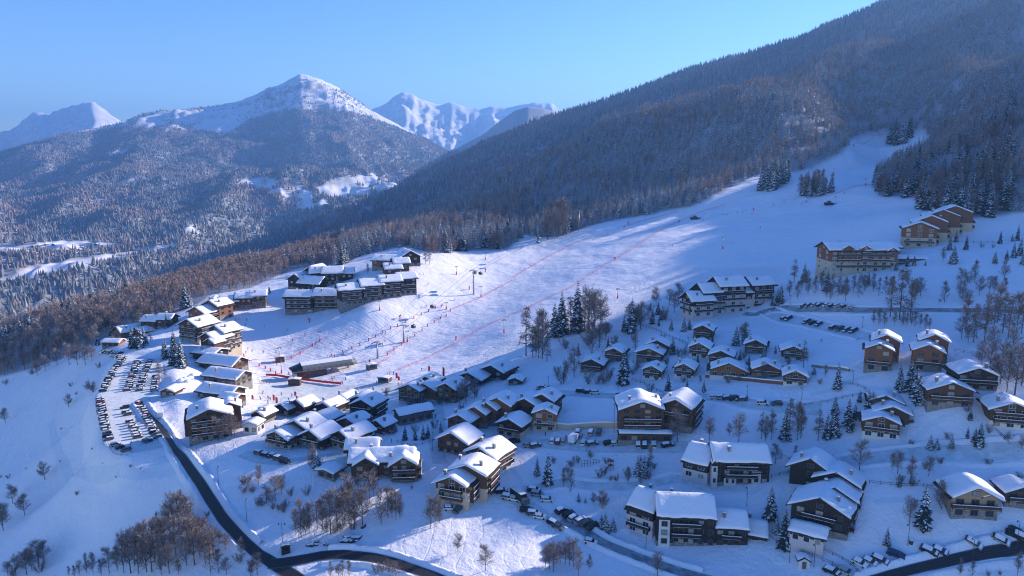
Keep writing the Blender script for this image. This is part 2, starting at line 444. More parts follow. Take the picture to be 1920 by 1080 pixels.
# ------------------------------------------------------------------ where the woods stand (outlines of the woods, carried onto the terrain)
EDGE = [(-500,790),(-200,740),(0,706),(60,692),(130,668),(175,648),(230,628),(300,598),(355,578),(400,552),(470,540),(520,518),(560,503),(640,498),(680,478),(760,462),(815,476),(880,470),(950,468),(985,440),(1020,446),(1060,440),(1100,425),(1150,413),(1230,400),(1300,386),(1360,356),(1420,328),(1490,322),(1520,316),(1580,285),(1598,258),(1660,250),(1730,240),(1745,262),(1700,292),(1650,322),(1638,350),(1650,368),(1715,372),(1720,392),(1760,400),(1810,410),(1870,405),(1920,396),(2100,380),(3200,500)]
WOODS = EDGE + [(3200, -2500), (-500, -2500)]
TREELINE = [(-900,330),(0,285),(130,251),(230,238),(300,240),(380,246),(425,252),(470,224),(530,208),(600,205),(650,209),(700,222),(760,246),(900,300),(1400,420),(1400,1500),(-900,1500)]
MEADOWS = [[(440,338),(500,333),(560,350),(600,366),(622,386),(560,394),(540,372),(490,352)], [(590,352),(640,336),(700,325),(768,330),(740,352),(690,364),(650,374),(610,366)],
           [(205,346),(255,334),(252,346),(215,353)], [(345,426),(365,419),(378,438),(355,442)], [(200,286),(245,280),(228,291)], [(805,262),(850,250),(900,246),(905,262),(850,276)]]
VMEADOWS = [[(-600,468),(0,463),(60,459),(110,451),(200,456),(235,461),(140,469),(60,473),(0,480),(-600,484)], [(70,497),(140,488),(250,470),(325,457),(330,463),(230,483),(140,504),(40,526),(0,537),(-300,556),(-300,547),(0,526)]]
def in_vm(x, y): return inpoly(x, y, VMEADOWS[0]) | inpoly(x, y, VMEADOWS[1])
GPX, GPY = project(GX, GY, GZ)
GWOOD = np.zeros(GZ.shape); GROCK = np.zeros(GZ.shape); GPIS = np.zeros(GZ.shape); GRGH = np.zeros(GZ.shape)
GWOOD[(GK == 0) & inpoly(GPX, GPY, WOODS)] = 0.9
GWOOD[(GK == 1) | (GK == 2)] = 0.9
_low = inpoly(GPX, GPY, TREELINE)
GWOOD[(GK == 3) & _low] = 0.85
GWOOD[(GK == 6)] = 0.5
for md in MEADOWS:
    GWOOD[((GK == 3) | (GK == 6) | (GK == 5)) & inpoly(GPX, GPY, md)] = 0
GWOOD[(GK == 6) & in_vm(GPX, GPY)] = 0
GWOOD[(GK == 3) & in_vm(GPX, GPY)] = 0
_sl = np.hypot(np.gradient(GZ, axis=0) / np.gradient(RINGS)[:, None], np.gradient(GZ, axis=1) / (np.gradient(AZ)[None] * RINGS[:, None]))
GROCK[(GK >= 3) & (GK <= 5)] = np.clip((_sl - 0.42) * 2.6, 0, 1)[(GK >= 3) & (GK <= 5)]
PISTE = [(440,660),(540,605),(640,590),(760,545),(900,480),(1000,455),(1150,418),(1300,390),(1420,335),(1600,260),(1720,240),(1700,290),(1640,370),(1560,430),(1450,490),(1290,540),(1150,580),(980,640),(850,690),(740,720),(640,735),(470,720)]
GPIS[(GK == 0) & inpoly(GPX, GPY, PISTE)] = 1
ROUGH = [(860,700),(930,640),(1050,580),(1200,530),(1300,500),(1480,500),(1460,530),(1290,600),(1160,660),(1000,640),(900,690)]
GRGH[(GK == 0) & inpoly(GPX, GPY, ROUGH)] = 1
def blur(a, k=2):
    for _ in range(k):
        b = a.copy(); b[1:-1, 1:-1] = (a[1:-1, 1:-1] * 2 + a[:-2, 1:-1] + a[2:, 1:-1] + a[1:-1, :-2] + a[1:-1, 2:]) / 6
        a = b
    return a
GROCK[(GK >= 4)] *= .45
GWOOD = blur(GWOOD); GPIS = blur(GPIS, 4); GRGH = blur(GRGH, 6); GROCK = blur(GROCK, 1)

def build_ground():
    V = np.stack([GX, GY, GZ], -1).reshape(-1, 3)
    i, j = np.meshgrid(np.arange(NR - 1), np.arange(NA - 1), indexing='ij'); a = (i * NA + j).ravel()
    Q = np.stack([a, a + 1, a + NA + 1, a + NA], 1)[:, ::-1]
    me = mesh_np('ground', V, Q, 4, [M['ground']], None, True)
    for nm, arr in (('wood', GWOOD), ('rock', GROCK), ('piste', GPIS), ('rough', GRGH)):
        at = me.attributes.new(nm, 'FLOAT', 'POINT'); at.data.foreach_set('value', arr.ravel().astype(np.float32))
    o = link('ground', me); tag(o, kind='structure')
    return o
build_ground()

# ------------------------------------------------------------------ trees
def tri_cat(parts):
    V = []; Fc = []; Mi = []; b = 0
    for v, f, m in parts:
        V.append(v); Fc.append(f + b); Mi.append(np.full(len(f), m)); b += len(v)
    return np.concatenate(V), np.concatenate(Fc), np.concatenate(Mi)
def prism_np(a, b, r0, r1, n=4):
    a = np.array(a, float); b = np.array(b, float); d = b - a; L = np.linalg.norm(d); d = d / max(L, 1e-6)
    u = np.cross(d, (0.3, 0.7, 0.64)); u /= max(np.linalg.norm(u), 1e-6); w = np.cross(d, u)
    t = np.arange(n) * 2 * math.pi / n
    ring = np.cos(t)[:, None] * u + np.sin(t)[:, None] * w
    V = np.concatenate([a + ring * r0, b + ring * r1]); k = np.arange(n); k2 = (k + 1) % n
    F_ = np.concatenate([np.stack([k, k2, n + k2], 1), np.stack([k, n + k2, n + k], 1)])
    return V, F_
def conifer_np(h, seed, whorls=20, per=7, snow=0.6, radius=0.17, bare=False):
    """(trunk V,F), (crown V,F,M): crown material 0 needles, 1 snow lying on the boughs"""
    R = np.random.RandomState(seed)
    trunk = prism_np((0, 0, -0.6), (0, 0, h * 0.97), h * 0.013, 0.03, 5)
    parts = []
    for i in range(whorls):
        t = 0.07 + 0.91 * (i / (whorls - 1)) ** 0.92
        z = h * t; base = h * radius * (1 - t) ** 0.8 + 0.12
        k = max(3, int(per * (0.55 + 0.55 * (1 - t)))); off = R.rand() * 6.28
        for j in range(k):
            if R.rand() < 0.07: continue
            th = off + 6.283 * j / k + R.uniform(-.3, .3); L = base * R.uniform(0.72, 1.18)
            c, s = math.cos(th), math.sin(th); w = L * R.uniform(.24, .34); dz = -L * R.uniform(.22, .5) if not bare else L * R.uniform(-.15, .2)
            z0 = z + R.uniform(-.15, .15) * h / whorls
            P = np.array([(0, 0, z0 + .12 * L), (c * L * .55 - s * w, s * L * .55 + c * w, z0 + dz * .45 - .05 * L), (c * L, s * L, z0 + dz), (c * L * .55 + s * w, s * L * .55 - c * w, z0 + dz * .45 - .05 * L), (c * L * .55, s * L * .55, z0 + dz * .3 + .07 * L), (c * L * .5, s * L * .5, z0 + dz * .5 - .22 * L)])
            Fc = np.array([(0, 4, 1), (1, 4, 2), (2, 4, 3), (3, 4, 0), (0, 5, 2)])
            parts.append((P, Fc, 0))
            if R.rand() < snow:
                sc = R.uniform(.55, .92); cen = P[4]
                S = cen + (P[:5] - cen) * sc; S[:, 2] += 0.05 + .035 * L
                parts.append((S, Fc[:4], 1))
    return trunk, tri_cat(parts)
def bare_np(h, seed, kind='round', twigs=260, tw=0.05, limbs=9):
    """leafless tree: trunk and limbs; thin twigs (crown)"""
    R = np.random.RandomState(seed); tp = []; cp = []
    if kind == 'bush':
        stems = [(R.uniform(-.4, .4), R.uniform(-.4, .4)) for _ in range(7)]
    else:
        stems = [(0, 0)]
    ends = []
    for sx, sy in stems:
        if kind == 'bush':
            a = np.array((sx * .5, sy * .5, -0.3)); d = np.array((sx * 1.3, sy * 1.3, 1.0)); d /= np.linalg.norm(d); L = h * R.uniform(.5, .8)
            b = a + d * L; v, f = prism_np(a, b, .06, .02, 3); tp.append((v, f, 0)); ends.append((a, b, .9))
        else:
            tk = {'column': .009, 'larch': .012}.get(kind, .015)
            v, f = prism_np((0, 0, -.6), (0, 0, h * .45), h * tk, h * tk * .7, 5); tp.append((v, f, 0))
            v, f = prism_np((0, 0, h * .45), (R.uniform(-.03, .03) * h, R.uniform(-.03, .03) * h, h * .95), h * tk * .7, .02, 5); tp.append((v, f, 0))
            ends.append((np.array((0, 0, h * (.08 if kind == 'column' else .3))), np.array((0, 0, h * .97)), 1.0))
    if kind != 'bush':
        for i in range(limbs * 2):
            t = R.uniform({'column': .06, 'larch': .16}.get(kind, .2), .88); th = R.uniform(0, 6.283)
            if kind == 'larch':
                L = h * .17 * (1.05 - t); up = R.uniform(-.1, .35)
            elif kind == 'column':
                L = h * .30 * (1.1 - t); up = R.uniform(.8, 1.9)
            else:
                L = h * .36 * (1.15 - .7 * t) * R.uniform(.7, 1); up = R.uniform(.35, 1.1)
            d = np.array((math.cos(th), math.sin(th), up)); d /= np.linalg.norm(d)
            a = np.array((0, 0, h * t)); b = a + d * L
            v, f = prism_np(a, b, h * .006, .02, 3); tp.append((v, f, 0)); ends.append((a, b, .7))
    P0 = np.zeros((twigs, 3)); P1 = np.zeros((twigs, 3))
    for q in range(twigs):
        a, b, k = ends[R.randint(len(ends))]
        t = R.uniform(.15, 1.0) ** .8; p = a + (b - a) * t
        d = (b - a) / np.linalg.norm(b - a) * R.uniform(.2, .9) + R.normal(0, .55, 3); d[2] += .25; d /= np.linalg.norm(d)
        L = h * {'round': .16, 'larch': .085, 'column': .12, 'bush': .22}[kind] * R.uniform(.5, 1.25)
        if kind == 'larch': d[2] -= .35
        P0[q] = p; P1[q] = p + d * L
        P1[q][2] = max(P1[q][2], .15)
    d = P1 - P0; sd_ = np.cross(d, R.normal(0, 1, (twigs, 3))); sd_ /= np.linalg.norm(sd_, axis=1)[:, None] + 1e-6
    mid = P0 + d * .55; wv = sd_ * tw * R.uniform(.6, 1.3, (twigs, 1))
    V = np.concatenate([P0, mid + wv, P1, mid - wv]); k = np.arange(twigs)
    Fc = np.concatenate([np.stack([k, k + twigs, k + 2 * twigs], 1), np.stack([k, k + 2 * twigs, k + 3 * twigs], 1)])
    Mi = np.tile((R.rand(twigs) < .33).astype(int), 2)
    tv, tf, _ = tri_cat(tp)
    return (tv, tf), (V, Fc, Mi)
def tree_meshes(name, data, crown_mats):
    (tv, tf), (cv, cf, cm) = data
    return (mesh_np(name + '_trunk', tv, tf, 3, [M['bark']]), mesh_np(name + '_crown', cv, cf, 3, crown_mats, cm))
def tree_single(name, data, crown_mats):
    (tv, tf), (cv, cf, cm) = data
    V, Fc, Mi = tri_cat([(tv, tf, 0)]); 
    return mesh_np(name, np.concatenate([V, cv]), np.concatenate([Fc, cf + len(V)]), 3, [M['bark']] + crown_mats, np.concatenate([Mi, cm + 1]))
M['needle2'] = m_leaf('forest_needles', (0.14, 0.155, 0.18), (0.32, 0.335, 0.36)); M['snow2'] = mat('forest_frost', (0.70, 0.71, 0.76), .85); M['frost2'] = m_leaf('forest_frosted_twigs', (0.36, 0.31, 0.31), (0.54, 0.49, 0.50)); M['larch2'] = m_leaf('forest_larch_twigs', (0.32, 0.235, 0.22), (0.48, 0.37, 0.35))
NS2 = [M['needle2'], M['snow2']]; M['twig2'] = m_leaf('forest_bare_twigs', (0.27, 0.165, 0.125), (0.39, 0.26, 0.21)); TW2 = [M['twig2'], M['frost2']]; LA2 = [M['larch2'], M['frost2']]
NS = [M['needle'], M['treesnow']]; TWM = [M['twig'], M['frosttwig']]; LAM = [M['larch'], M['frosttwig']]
# unit-height (10 m) models; instances are scaled
TM = {
 'spruce': [tree_meshes('spruce', conifer_np(10, 100 + i, 22, 8, (.8, .65, .5, .7)[i], (.20, .235, .18, .215)[i]), NS) for i in range(4)],
 'snowspruce': [tree_meshes('snowspruce', conifer_np(10, 140 + i, 20, 9, .95, .25), NS) for i in range(2)],
 'larch': [tree_meshes('larch', bare_np(10, 160 + i, 'larch', 620, .045, 26), LAM) for i in range(3)],
 'broad': [tree_meshes('broadleaf', bare_np(10, 180 + i, 'round', 900, .042, 14), TWM) for i in range(3)],
 'column': [tree_meshes('birch', bare_np(10, 200 + i, 'column', 760, .042, 20), TWM) for i in range(3)],
 'bush': [tree_meshes('bush', bare_np(5, 220 + i, 'bush', 460, .032), TWM) for i in range(3)],
}
LOD = bpy.data.collections.new('wood_models')       # models the wood is sown from; not part of the scene itself
def lod(name, data, mats):
    o = bpy.data.objects.new(name, tree_single(name, data, mats)); LOD.objects.link(o)
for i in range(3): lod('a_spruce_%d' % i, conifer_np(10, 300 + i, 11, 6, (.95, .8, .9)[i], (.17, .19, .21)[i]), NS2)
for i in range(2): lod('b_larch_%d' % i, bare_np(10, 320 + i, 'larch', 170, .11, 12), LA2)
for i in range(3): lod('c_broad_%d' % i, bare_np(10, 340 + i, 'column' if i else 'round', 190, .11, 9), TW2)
N_CON, N_LAR, N_BRO = (0, 3), (3, 5), (5, 8)

def wood_gn(name, pts, var, scl, label):
    me = bpy.data.meshes.new(name); me.vertices.add(len(pts)); me.vertices.foreach_set('co', np.asarray(pts, np.float32).ravel())
    a = me.attributes.new('variant', 'INT', 'POINT'); a.data.foreach_set('value', np.asarray(var, np.int32))
    a = me.attributes.new('size', 'FLOAT', 'POINT'); a.data.foreach_set('value', np.asarray(scl, np.float32))
    a = me.attributes.new('turn', 'FLOAT', 'POINT'); a.data.foreach_set('value', (nrng.rand(len(pts)) * 6.283).astype(np.float32))
    me.update()
    o = link(name, me); tag(o, label, 'wood', None, 'stuff')
    ng = bpy.data.node_groups.get('sow_trees')
    if ng is None:
        ng = bpy.data.node_groups.new('sow_trees', 'GeometryNodeTree')
        ng.interface.new_socket('Geometry', in_out='INPUT', socket_type='NodeSocketGeometry')
        ng.interface.new_socket('Geometry', in_out='OUTPUT', socket_type='NodeSocketGeometry')
        nn = ng.nodes; gi = nn.new('NodeGroupInput'); go = nn.new('NodeGroupOutput')
        ip = nn.new('GeometryNodeInstanceOnPoints'); ci = nn.new('GeometryNodeCollectionInfo')
        ci.inputs['Collection'].default_value = LOD; ci.inputs['Separate Children'].default_value = True; ci.inputs['Reset Children'].default_value = True
        ip.inputs['Pick Instance'].default_value = True
        def named(nm, typ):
            q = nn.new('GeometryNodeInputNamedAttribute'); q.data_type = typ; q.inputs['Name'].default_value = nm; return q.outputs[0]
        cx = nn.new('ShaderNodeCombineXYZ')
        L = ng.links
        L.new(gi.outputs[0], ip.inputs['Points']); L.new(ci.outputs[0], ip.inputs['Instance']); L.new(named('variant', 'INT'), ip.inputs['Instance Index'])
        L.new(named('turn', 'FLOAT'), cx.inputs[2]); 
        er = nn.new('FunctionNodeEulerToRotation'); L.new(cx.outputs[0], er.inputs[0]); L.new(er.outputs[0], ip.inputs['Rotation'])
        L.new(named('size', 'FLOAT'), ip.inputs['Scale']); L.new(ip.outputs[0], go.inputs[0])
    md = o.modifiers.new('trees', 'NODES'); md.node_group = ng
    return o

# terrain seen from the camera (or nearly): running horizon along each direction
_ratio = GZ / np.hypot(GX, GY)
_run = np.maximum.accumulate(_ratio, 0)
_vis_gap = np.hypot(GX, GY) * np.concatenate([_run[:1] * 0 - 9, _run[:-1]], 0) - GZ      # metres hidden below the skyline in front
def seen_gap(x, y):
    r = np.hypot(x, y); az = np.arctan2(x, y)
    i = np.clip(np.searchsorted(RINGS, r) - 1, 0, NR - 1); j = np.clip(np.searchsorted(AZ, az) - 1, 0, NA - 1)
    return _vis_gap[i, j], GK[i, j], i, j
def sow(r0, r1, az0, az1, spacing, seed, kinds, gap=14.0):
    """jittered points at an even spacing on the terrain where kinds of land lie, roughly what the camera (or one a step aside) sees"""
    R = np.random.RandomState(seed)
    n = int((r1 * r1 - r0 * r0) / 2 * (az1 - az0) / spacing ** 2)
    r = np.sqrt(R.uniform(r0 * r0, r1 * r1, n)); az = R.uniform(az0, az1, n)
    x = r * np.sin(az); y = r * np.cos(az)
    g, k, i, j = seen_gap(x, y)
    ok = (g < gap) & np.isin(k, kinds)
    x, y = x[ok], y[ok]; z = ground_z(x, y)
    px, py = project(x, y, z)
    return x, y, z, px, py, k[ok]
# ------------------------------------------------------------------ the woods
x, y, z, px, py, k = sow(250, 2300, rad(-42), rad(62), 5.6, 5, (0,), 16)
r_ = np.hypot(x, y)
ok = inpoly(px, py, WOODS) & ~((z > 0) & (px > 3000))
keep = nrng.rand(len(x)) < np.where(px > 1965, np.where(r_ > 500, .10, .0), np.clip(1.25 - r_ / 2600, .35, 1))
ok &= keep
x, y, z, px, py, r_ = x[ok], y[ok], z[ok], px[ok], py[ok], r_[ok]
edge_y = np.interp(px, [p[0] for p in EDGE if p[0] < 1740][:31], [p[1] for p in EDGE if p[0] < 1740][:31])
up = edge_y - py
mixn = fbm(x / 70, y / 70, 3, 91)
pb = np.where(px < 640, 1.15, np.where(px < 1000, np.where(up < 75, .62, .25), np.where(up < 45, .45, .24))) + mixn * .9
pb = np.where((px < 560) & (up > 62), pb - .25, pb)
isb = nrng.rand(len(x)) < pb
isl = (nrng.rand(len(x)) < np.where(px > 640, .75, .15))
R_ = nrng.rand(len(x))
var = np.where(isb, np.where(isl, N_LAR[0] + (R_ * 2).astype(int), N_BRO[0] + (R_ * 3).astype(int)), (R_ * 3).astype(int))
hgt = np.where(isb, np.where(px < 640, nrng.uniform(8, 13, len(x)), nrng.uniform(11, 17, len(x))), nrng.uniform(11, 20, len(x)))
hgt = np.where(px > 1900, np.minimum(hgt, 11), hgt)
size = hgt * FPX / np.maximum(y * CT - z * ST, 50)
WOOD = dict(x=x, y=y, z=z, px=px, py=py, var=var, h=hgt, size=size, b=isb, l=isl)
print('near wood', len(x))
def far_wood(name, pts, label, colors):
    """far woods: one mesh of small ragged cones, a dark lower skirt and a frosted upper one"""
    x, y, z, h, w, lar = pts; n = len(x); R = np.random.RandomState(n)
    a = np.arange(5) * 2 * math.pi / 5
    th = R.rand(n)[:, None] * 6.28 + a[None]
    rr = w[:, None] * R.uniform(.75, 1.25, (n, 5))
    bx = x[:, None] + np.cos(th) * rr; by = y[:, None] + np.sin(th) * rr; bz = z[:, None] + h[:, None] * R.uniform(.05, .2, (n, 5))
    V = np.zeros((n, 6, 3)); V[:, :5, 0] = bx; V[:, :5, 1] = by; V[:, :5, 2] = bz
    V[:, 5] = np.stack([x, y, z + h], 1)
    b = (np.arange(n) * 6)[:, None]; kk = np.arange(5)
    Fc = np.stack([b + kk, b + (kk + 1) % 5, b + 5 + 0 * kk], -1).reshape(-1, 3)
    Mi = np.where(lar, 1, 0)[:, None] + 0 * kk
    Mi = np.where(R.rand(n, 5) < .09, 2, Mi)
    o = link(name, mesh_np(name, V.reshape(-1, 3), Fc, 3, colors, Mi.ravel()))
    tag(o, label, 'wood', None, 'stuff')
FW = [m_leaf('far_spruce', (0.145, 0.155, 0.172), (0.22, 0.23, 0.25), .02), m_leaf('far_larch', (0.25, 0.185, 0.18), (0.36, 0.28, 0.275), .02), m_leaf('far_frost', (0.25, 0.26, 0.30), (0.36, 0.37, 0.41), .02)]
x, y, z, px, py, k = sow(1300, 3000, rad(-45), rad(42), 8.5, 15, (1,), 22)
lar = nrng.rand(len(x)) < np.clip(.38 + fbm(x / 150, y / 150, 3, 93) * 1.3, .05, .95)
print('B wood', len(x))
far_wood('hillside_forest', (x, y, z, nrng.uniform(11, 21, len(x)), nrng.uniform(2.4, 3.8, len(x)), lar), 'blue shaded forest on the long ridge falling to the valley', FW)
x, y, z, px, py, k = sow(900, 7600, rad(-45), rad(12), 14.0, 16, (2, 3, 6), 30)
ok = (inpoly(px, py, TREELINE) | ((k == 3) & (nrng.rand(len(x)) < np.where(px > 380, .12, .3)) & (fbm(x / 300, y / 300, 3, 55) > .02))) & ~in_vm(px, py) 
for md in MEADOWS: ok &= ~(inpoly(px, py, md) & (fbm(x / 110, y / 110, 3, 58) < .30))
ok |= in_vm(px, py) & (fbm(x / 60, y / 60, 2, 57) > .12) & (k == 6)
x, y, z, px, py = x[ok], y[ok], z[ok], px[ok], py[ok]
lar = nrng.rand(len(x)) < np.clip(.42 + fbm(x / 380, y / 380, 4, 94) * 1.6, .03, .97)
print('far wood', len(x))
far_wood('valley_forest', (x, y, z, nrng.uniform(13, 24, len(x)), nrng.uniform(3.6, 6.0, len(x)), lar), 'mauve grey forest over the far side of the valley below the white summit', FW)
# ------------------------------------------------------------------ buildings
def m_planks(name, a, b, vertical=False, sc=3.0, stain=0.5):
    m = mat(name, a, 0.85, 0, 0.15); n = N(m); p = n.objco()
    w = n.noise(1.0, 4, n.scaled(p, (sc * (6 if vertical else .5), sc * (6 if vertical else .5), sc * (.4 if vertical else 6))))
    c = n.mix(w, a, b)
    big = n.noise(0.35, 3, p)
    c = n.mix(n.math('MULTIPLY', big, stain), c, tuple(x * .45 for x in a))
    n.color(c); n.bump(w, .3, .05); return m
def m_plain(name, a, b, sc=0.8, rough=.85):
    m = mat(name, a, rough, 0, 0.2); n = N(m); n.color(n.mix(n.noise(sc, 6, n.objco(), .65), a, b)); return m
M['dark'] = m_planks('dark_timber', (0.030, 0.024, 0.022), (0.055, 0.042, 0.036))
M['brown'] = m_planks('brown_timber', (0.10, 0.055, 0.035), (0.18, 0.10, 0.062))
M['red'] = m_planks('reddish_timber', (0.21, 0.085, 0.045), (0.33, 0.15, 0.08))
M['orange'] = m_planks('honey_timber', (0.26, 0.115, 0.05), (0.36, 0.17, 0.08))
M['light'] = m_planks('pale_larch_boards', (0.36, 0.235, 0.14), (0.48, 0.33, 0.21), stain=.25)
M['white'] = m_plain('white_plaster', (0.60, 0.57, 0.55), (0.74, 0.71, 0.68))
M['pink'] = m_plain('pinkish_plaster', (0.52, 0.44, 0.44), (0.63, 0.54, 0.53))
M['beige'] = m_plain('beige_plaster', (0.47, 0.38, 0.28), (0.57, 0.47, 0.36))
def m_stone():
    m = mat('rubble_stone', (0.2, 0.19, 0.18), .9, 0, .2); n = N(m); v = n.new('ShaderNodeTexVoronoi'); v.inputs['Scale'].default_value = 2.4
    n.link(n.objco(), v.inputs['Vector']); n.color(n.mix(v.outputs['Color'], (0.12, 0.11, 0.105), (0.33, 0.31, 0.29))); n.bump(v.outputs['Distance'], .4, .1); return m
M['stone'] = m_stone()
M['grey'] = m_planks('weathered_grey_timber', (0.14, 0.12, 0.11), (0.24, 0.21, 0.19))
M['roof'] = m_planks('roof_boards', (0.040, 0.030, 0.026), (0.075, 0.055, 0.045))
M['frame'] = mat('window_frame', (0.16, 0.10, 0.07), .6)
M['wframe'] = mat('white_window_frame', (0.66, 0.64, 0.62), .6)
M['rail'] = m_planks('balcony_boards', (0.060, 0.035, 0.026), (0.11, 0.066, 0.045), True)
M['darkrail'] = m_planks('black_balcony_boards', (0.022, 0.018, 0.018), (0.045, 0.036, 0.034), True)
def m_glass():
    m = mat('window_glass', (0.025, 0.03, 0.04), 0.06, 0, 0.6); n = N(m)
    n.color(n.mix(n.math('GREATER_THAN', n.rnd(), .62), (0.022, 0.026, 0.034), (0.30, 0.28, 0.26))); return m
M['glass'] = m_glass()
M['metal'] = mat('galvanised_steel', (0.30, 0.31, 0.33), .45, .6)
M['darkmetal'] = mat('dark_painted_steel', (0.06, 0.065, 0.07), .5, .4)

_cache = {}
def win_mesh(w, h, white):
    k = ('win', round(w, 1), round(h, 1), white)
    if k not in _cache:
        w, h = k[1], k[2]; t = .09; m = MB()
        m.box(-w/2 - t, w/2 + t, -.07, .05, -t, 0); m.box(-w/2 - t, w/2 + t, -.07, .05, h, h + t)
        m.box(-w/2 - t, -w/2, -.07, .05, 0, h); m.box(w/2, w/2 + t, -.07, .05, 0, h)
        nm = max(1, int(w / .9 + .3))
        for i in range(1, nm): m.box(-w/2 + w * i / nm - .03, -w/2 + w * i / nm + .03, -.05, .05, 0.0, h)
        g = MB(); g.box(-w/2 + .002, w/2 - .002, -.02, .03, 0.002, h - .002)
        _cache[k] = (m.mesh('window', M['wframe'] if white else M['frame']), g.mesh('pane', M['glass']))
    return _cache[k]
def balcony_mesh(w, dp, rail, snow=True):
    k = ('bal', round(w, 1), dp, rail, snow)
    if k not in _cache:
        w = k[1]; m = MB()
        m.box(-w/2, w/2, -dp, .0, -.18, 0)
        m.box(-w/2, w/2, -dp - .05, -dp + .01, .12, .98); m.box(-w/2 - .03, w/2 + .03, -dp - .09, -dp + .05, .98, 1.06)
        for sx in (-w/2, w/2 - .06): m.box(sx, sx + .06, -dp + .01, 0, .12, .98)
        nb = max(2, int(w / 2.6) + 1)
        for i in range(nb): x = -w/2 + .05 + (w - .1) * i / (nb - 1); m.box(x - .06, x + .06, -dp - .03, -dp + .09, -.6, 1.0)
        if snow:
            m.box(-w/2, w/2, -dp - .1, -dp + .06, 1.065, 1.2, 1); m.box(-w/2 + .2, w/2 - .2, -dp + .06, -.25, .003, .16, 1)
        _cache[k] = m.mesh('balcony', [M[rail], M['snow']])
    return _cache[k]
def snow_mesh(W, D, H, P, ov, og, th, seed):
    """snow lying on a gable roof whose ridge runs along y; rounded at the eaves, soft over the ridge"""
    R = np.random.RandomState(seed); nu, nv = 24, max(8, min(22, int(D / .9)))
    hw, y0, y1 = W/2 + ov - .05, -og - .02, D + og + .02
    u = np.sin(np.linspace(-1, 1, nu) * 1.45) / math.sin(1.45) * hw; bare = [R.uniform(.02, .14) * hw if R.rand() < .45 else 0 for _ in (0, 1)]
    u = np.where(u < 0, u * (1 - bare[0] / hw), u * (1 - bare[1] / hw)); y0 += R.uniform(0, .5) * (R.rand() < .4); v = np.linspace(0, 1, nv); v = y0 + (y1 - y0) * (v - np.sin(v * 2 * math.pi) * .1)
    U, Vv = np.meshgrid(u, v, indexing='ij'); sl = P / (W/2)
    # wavy eaves: snow sags and breaks off unevenly
    wav = fbm(Vv * .35 + seed * 3.1, U * 0 + np.sign(U) * 5.5, 3, 3)
    U2 = U * np.where((np.arange(nu)[:, None] < 2) | (np.arange(nu)[:, None] > nu - 3), 1 + .07 * wav - .03, 1)
    base = H + P - sl * np.abs(U2) + .10
    e = np.minimum(np.minimum(np.minimum(u.max() - U, U - u.min()), Vv - y0), y1 - Vv)
    soft = H + P + .10 - sl * (np.sqrt(U2 * U2 + .5) - .35)
    Z = soft + th * (1 - np.exp(-np.maximum(e, 0) / .25)) * (1 + .75 * fbm(U * .25 + seed, Vv * .25, 4, 9)) + th * .30
    top = np.stack([U2, Vv, Z], -1).reshape(-1, 3)
    idx = np.arange(nu * nv).reshape(nu, nv)
    rim = np.concatenate([idx[:, 0], idx[-1, 1:], idx[-2::-1, -1], idx[0, -2:0:-1]])
    low = top[rim].copy(); low[:, 2] = (H + P - sl * np.abs(low[:, 0]) + .03); low[:, 0] *= .985
    V = np.concatenate([top, low]); nb = len(rim); b = len(top)
    a = idx[:-1, :-1].ravel()
    Q = [np.stack([a, a + nv, a + nv + 1, a + 1], 1)]
    k = np.arange(nb); k2 = (k + 1) % nb
    Q.append(np.stack([rim[k2], rim[k], b + k, b + k2], 1))
    return mesh_np('snow_cover', V, np.concatenate(Q), 4, [M['snow']], None, True)

BUILT = []   # (label words, px, py, location) used to describe neighbours
STY = {  # upper wall, base, share of base, window frame white, rail
 'dark': ('dark', 'stone', .3, False, 'darkrail'), 'brown': ('brown', 'stone', .3, False, 'rail'), 'red': ('red', 'stone', .32, False, 'rail'), 'orange': ('orange', 'white', .3, True, 'rail'),
 'light': ('light', 'stone', .3, False, 'rail'), 'darkwhite': ('dark', 'pink', .5, True, 'darkrail'), 'brownwhite': ('brown', 'white', .34, True, 'rail'), 'redbeige': ('red', 'beige', .5, True, 'rail'),
 'hotel': ('red', 'beige', .5, True, 'rail'), 'plaster': ('dark', 'beige', .8, False, 'rail'), 'white': ('white', 'white', .4, False, 'rail'), 'grey': ('grey', 'stone', .35, False, 'rail'), 'whitedark': ('dark', 'pink', .66, True, 'darkrail'), 'brownbeige': ('brown', 'beige', .45, True, 'rail'),
}
SNO = [0]
FOOT = []
def on_built(p, m=1.6):
    for inv, w, d in FOOT:
        q = inv @ Vector((p.x, p.y, p.z))
        if -w/2 - m < q.x < w/2 + m and -m < q.y < d + m: return True
    return False
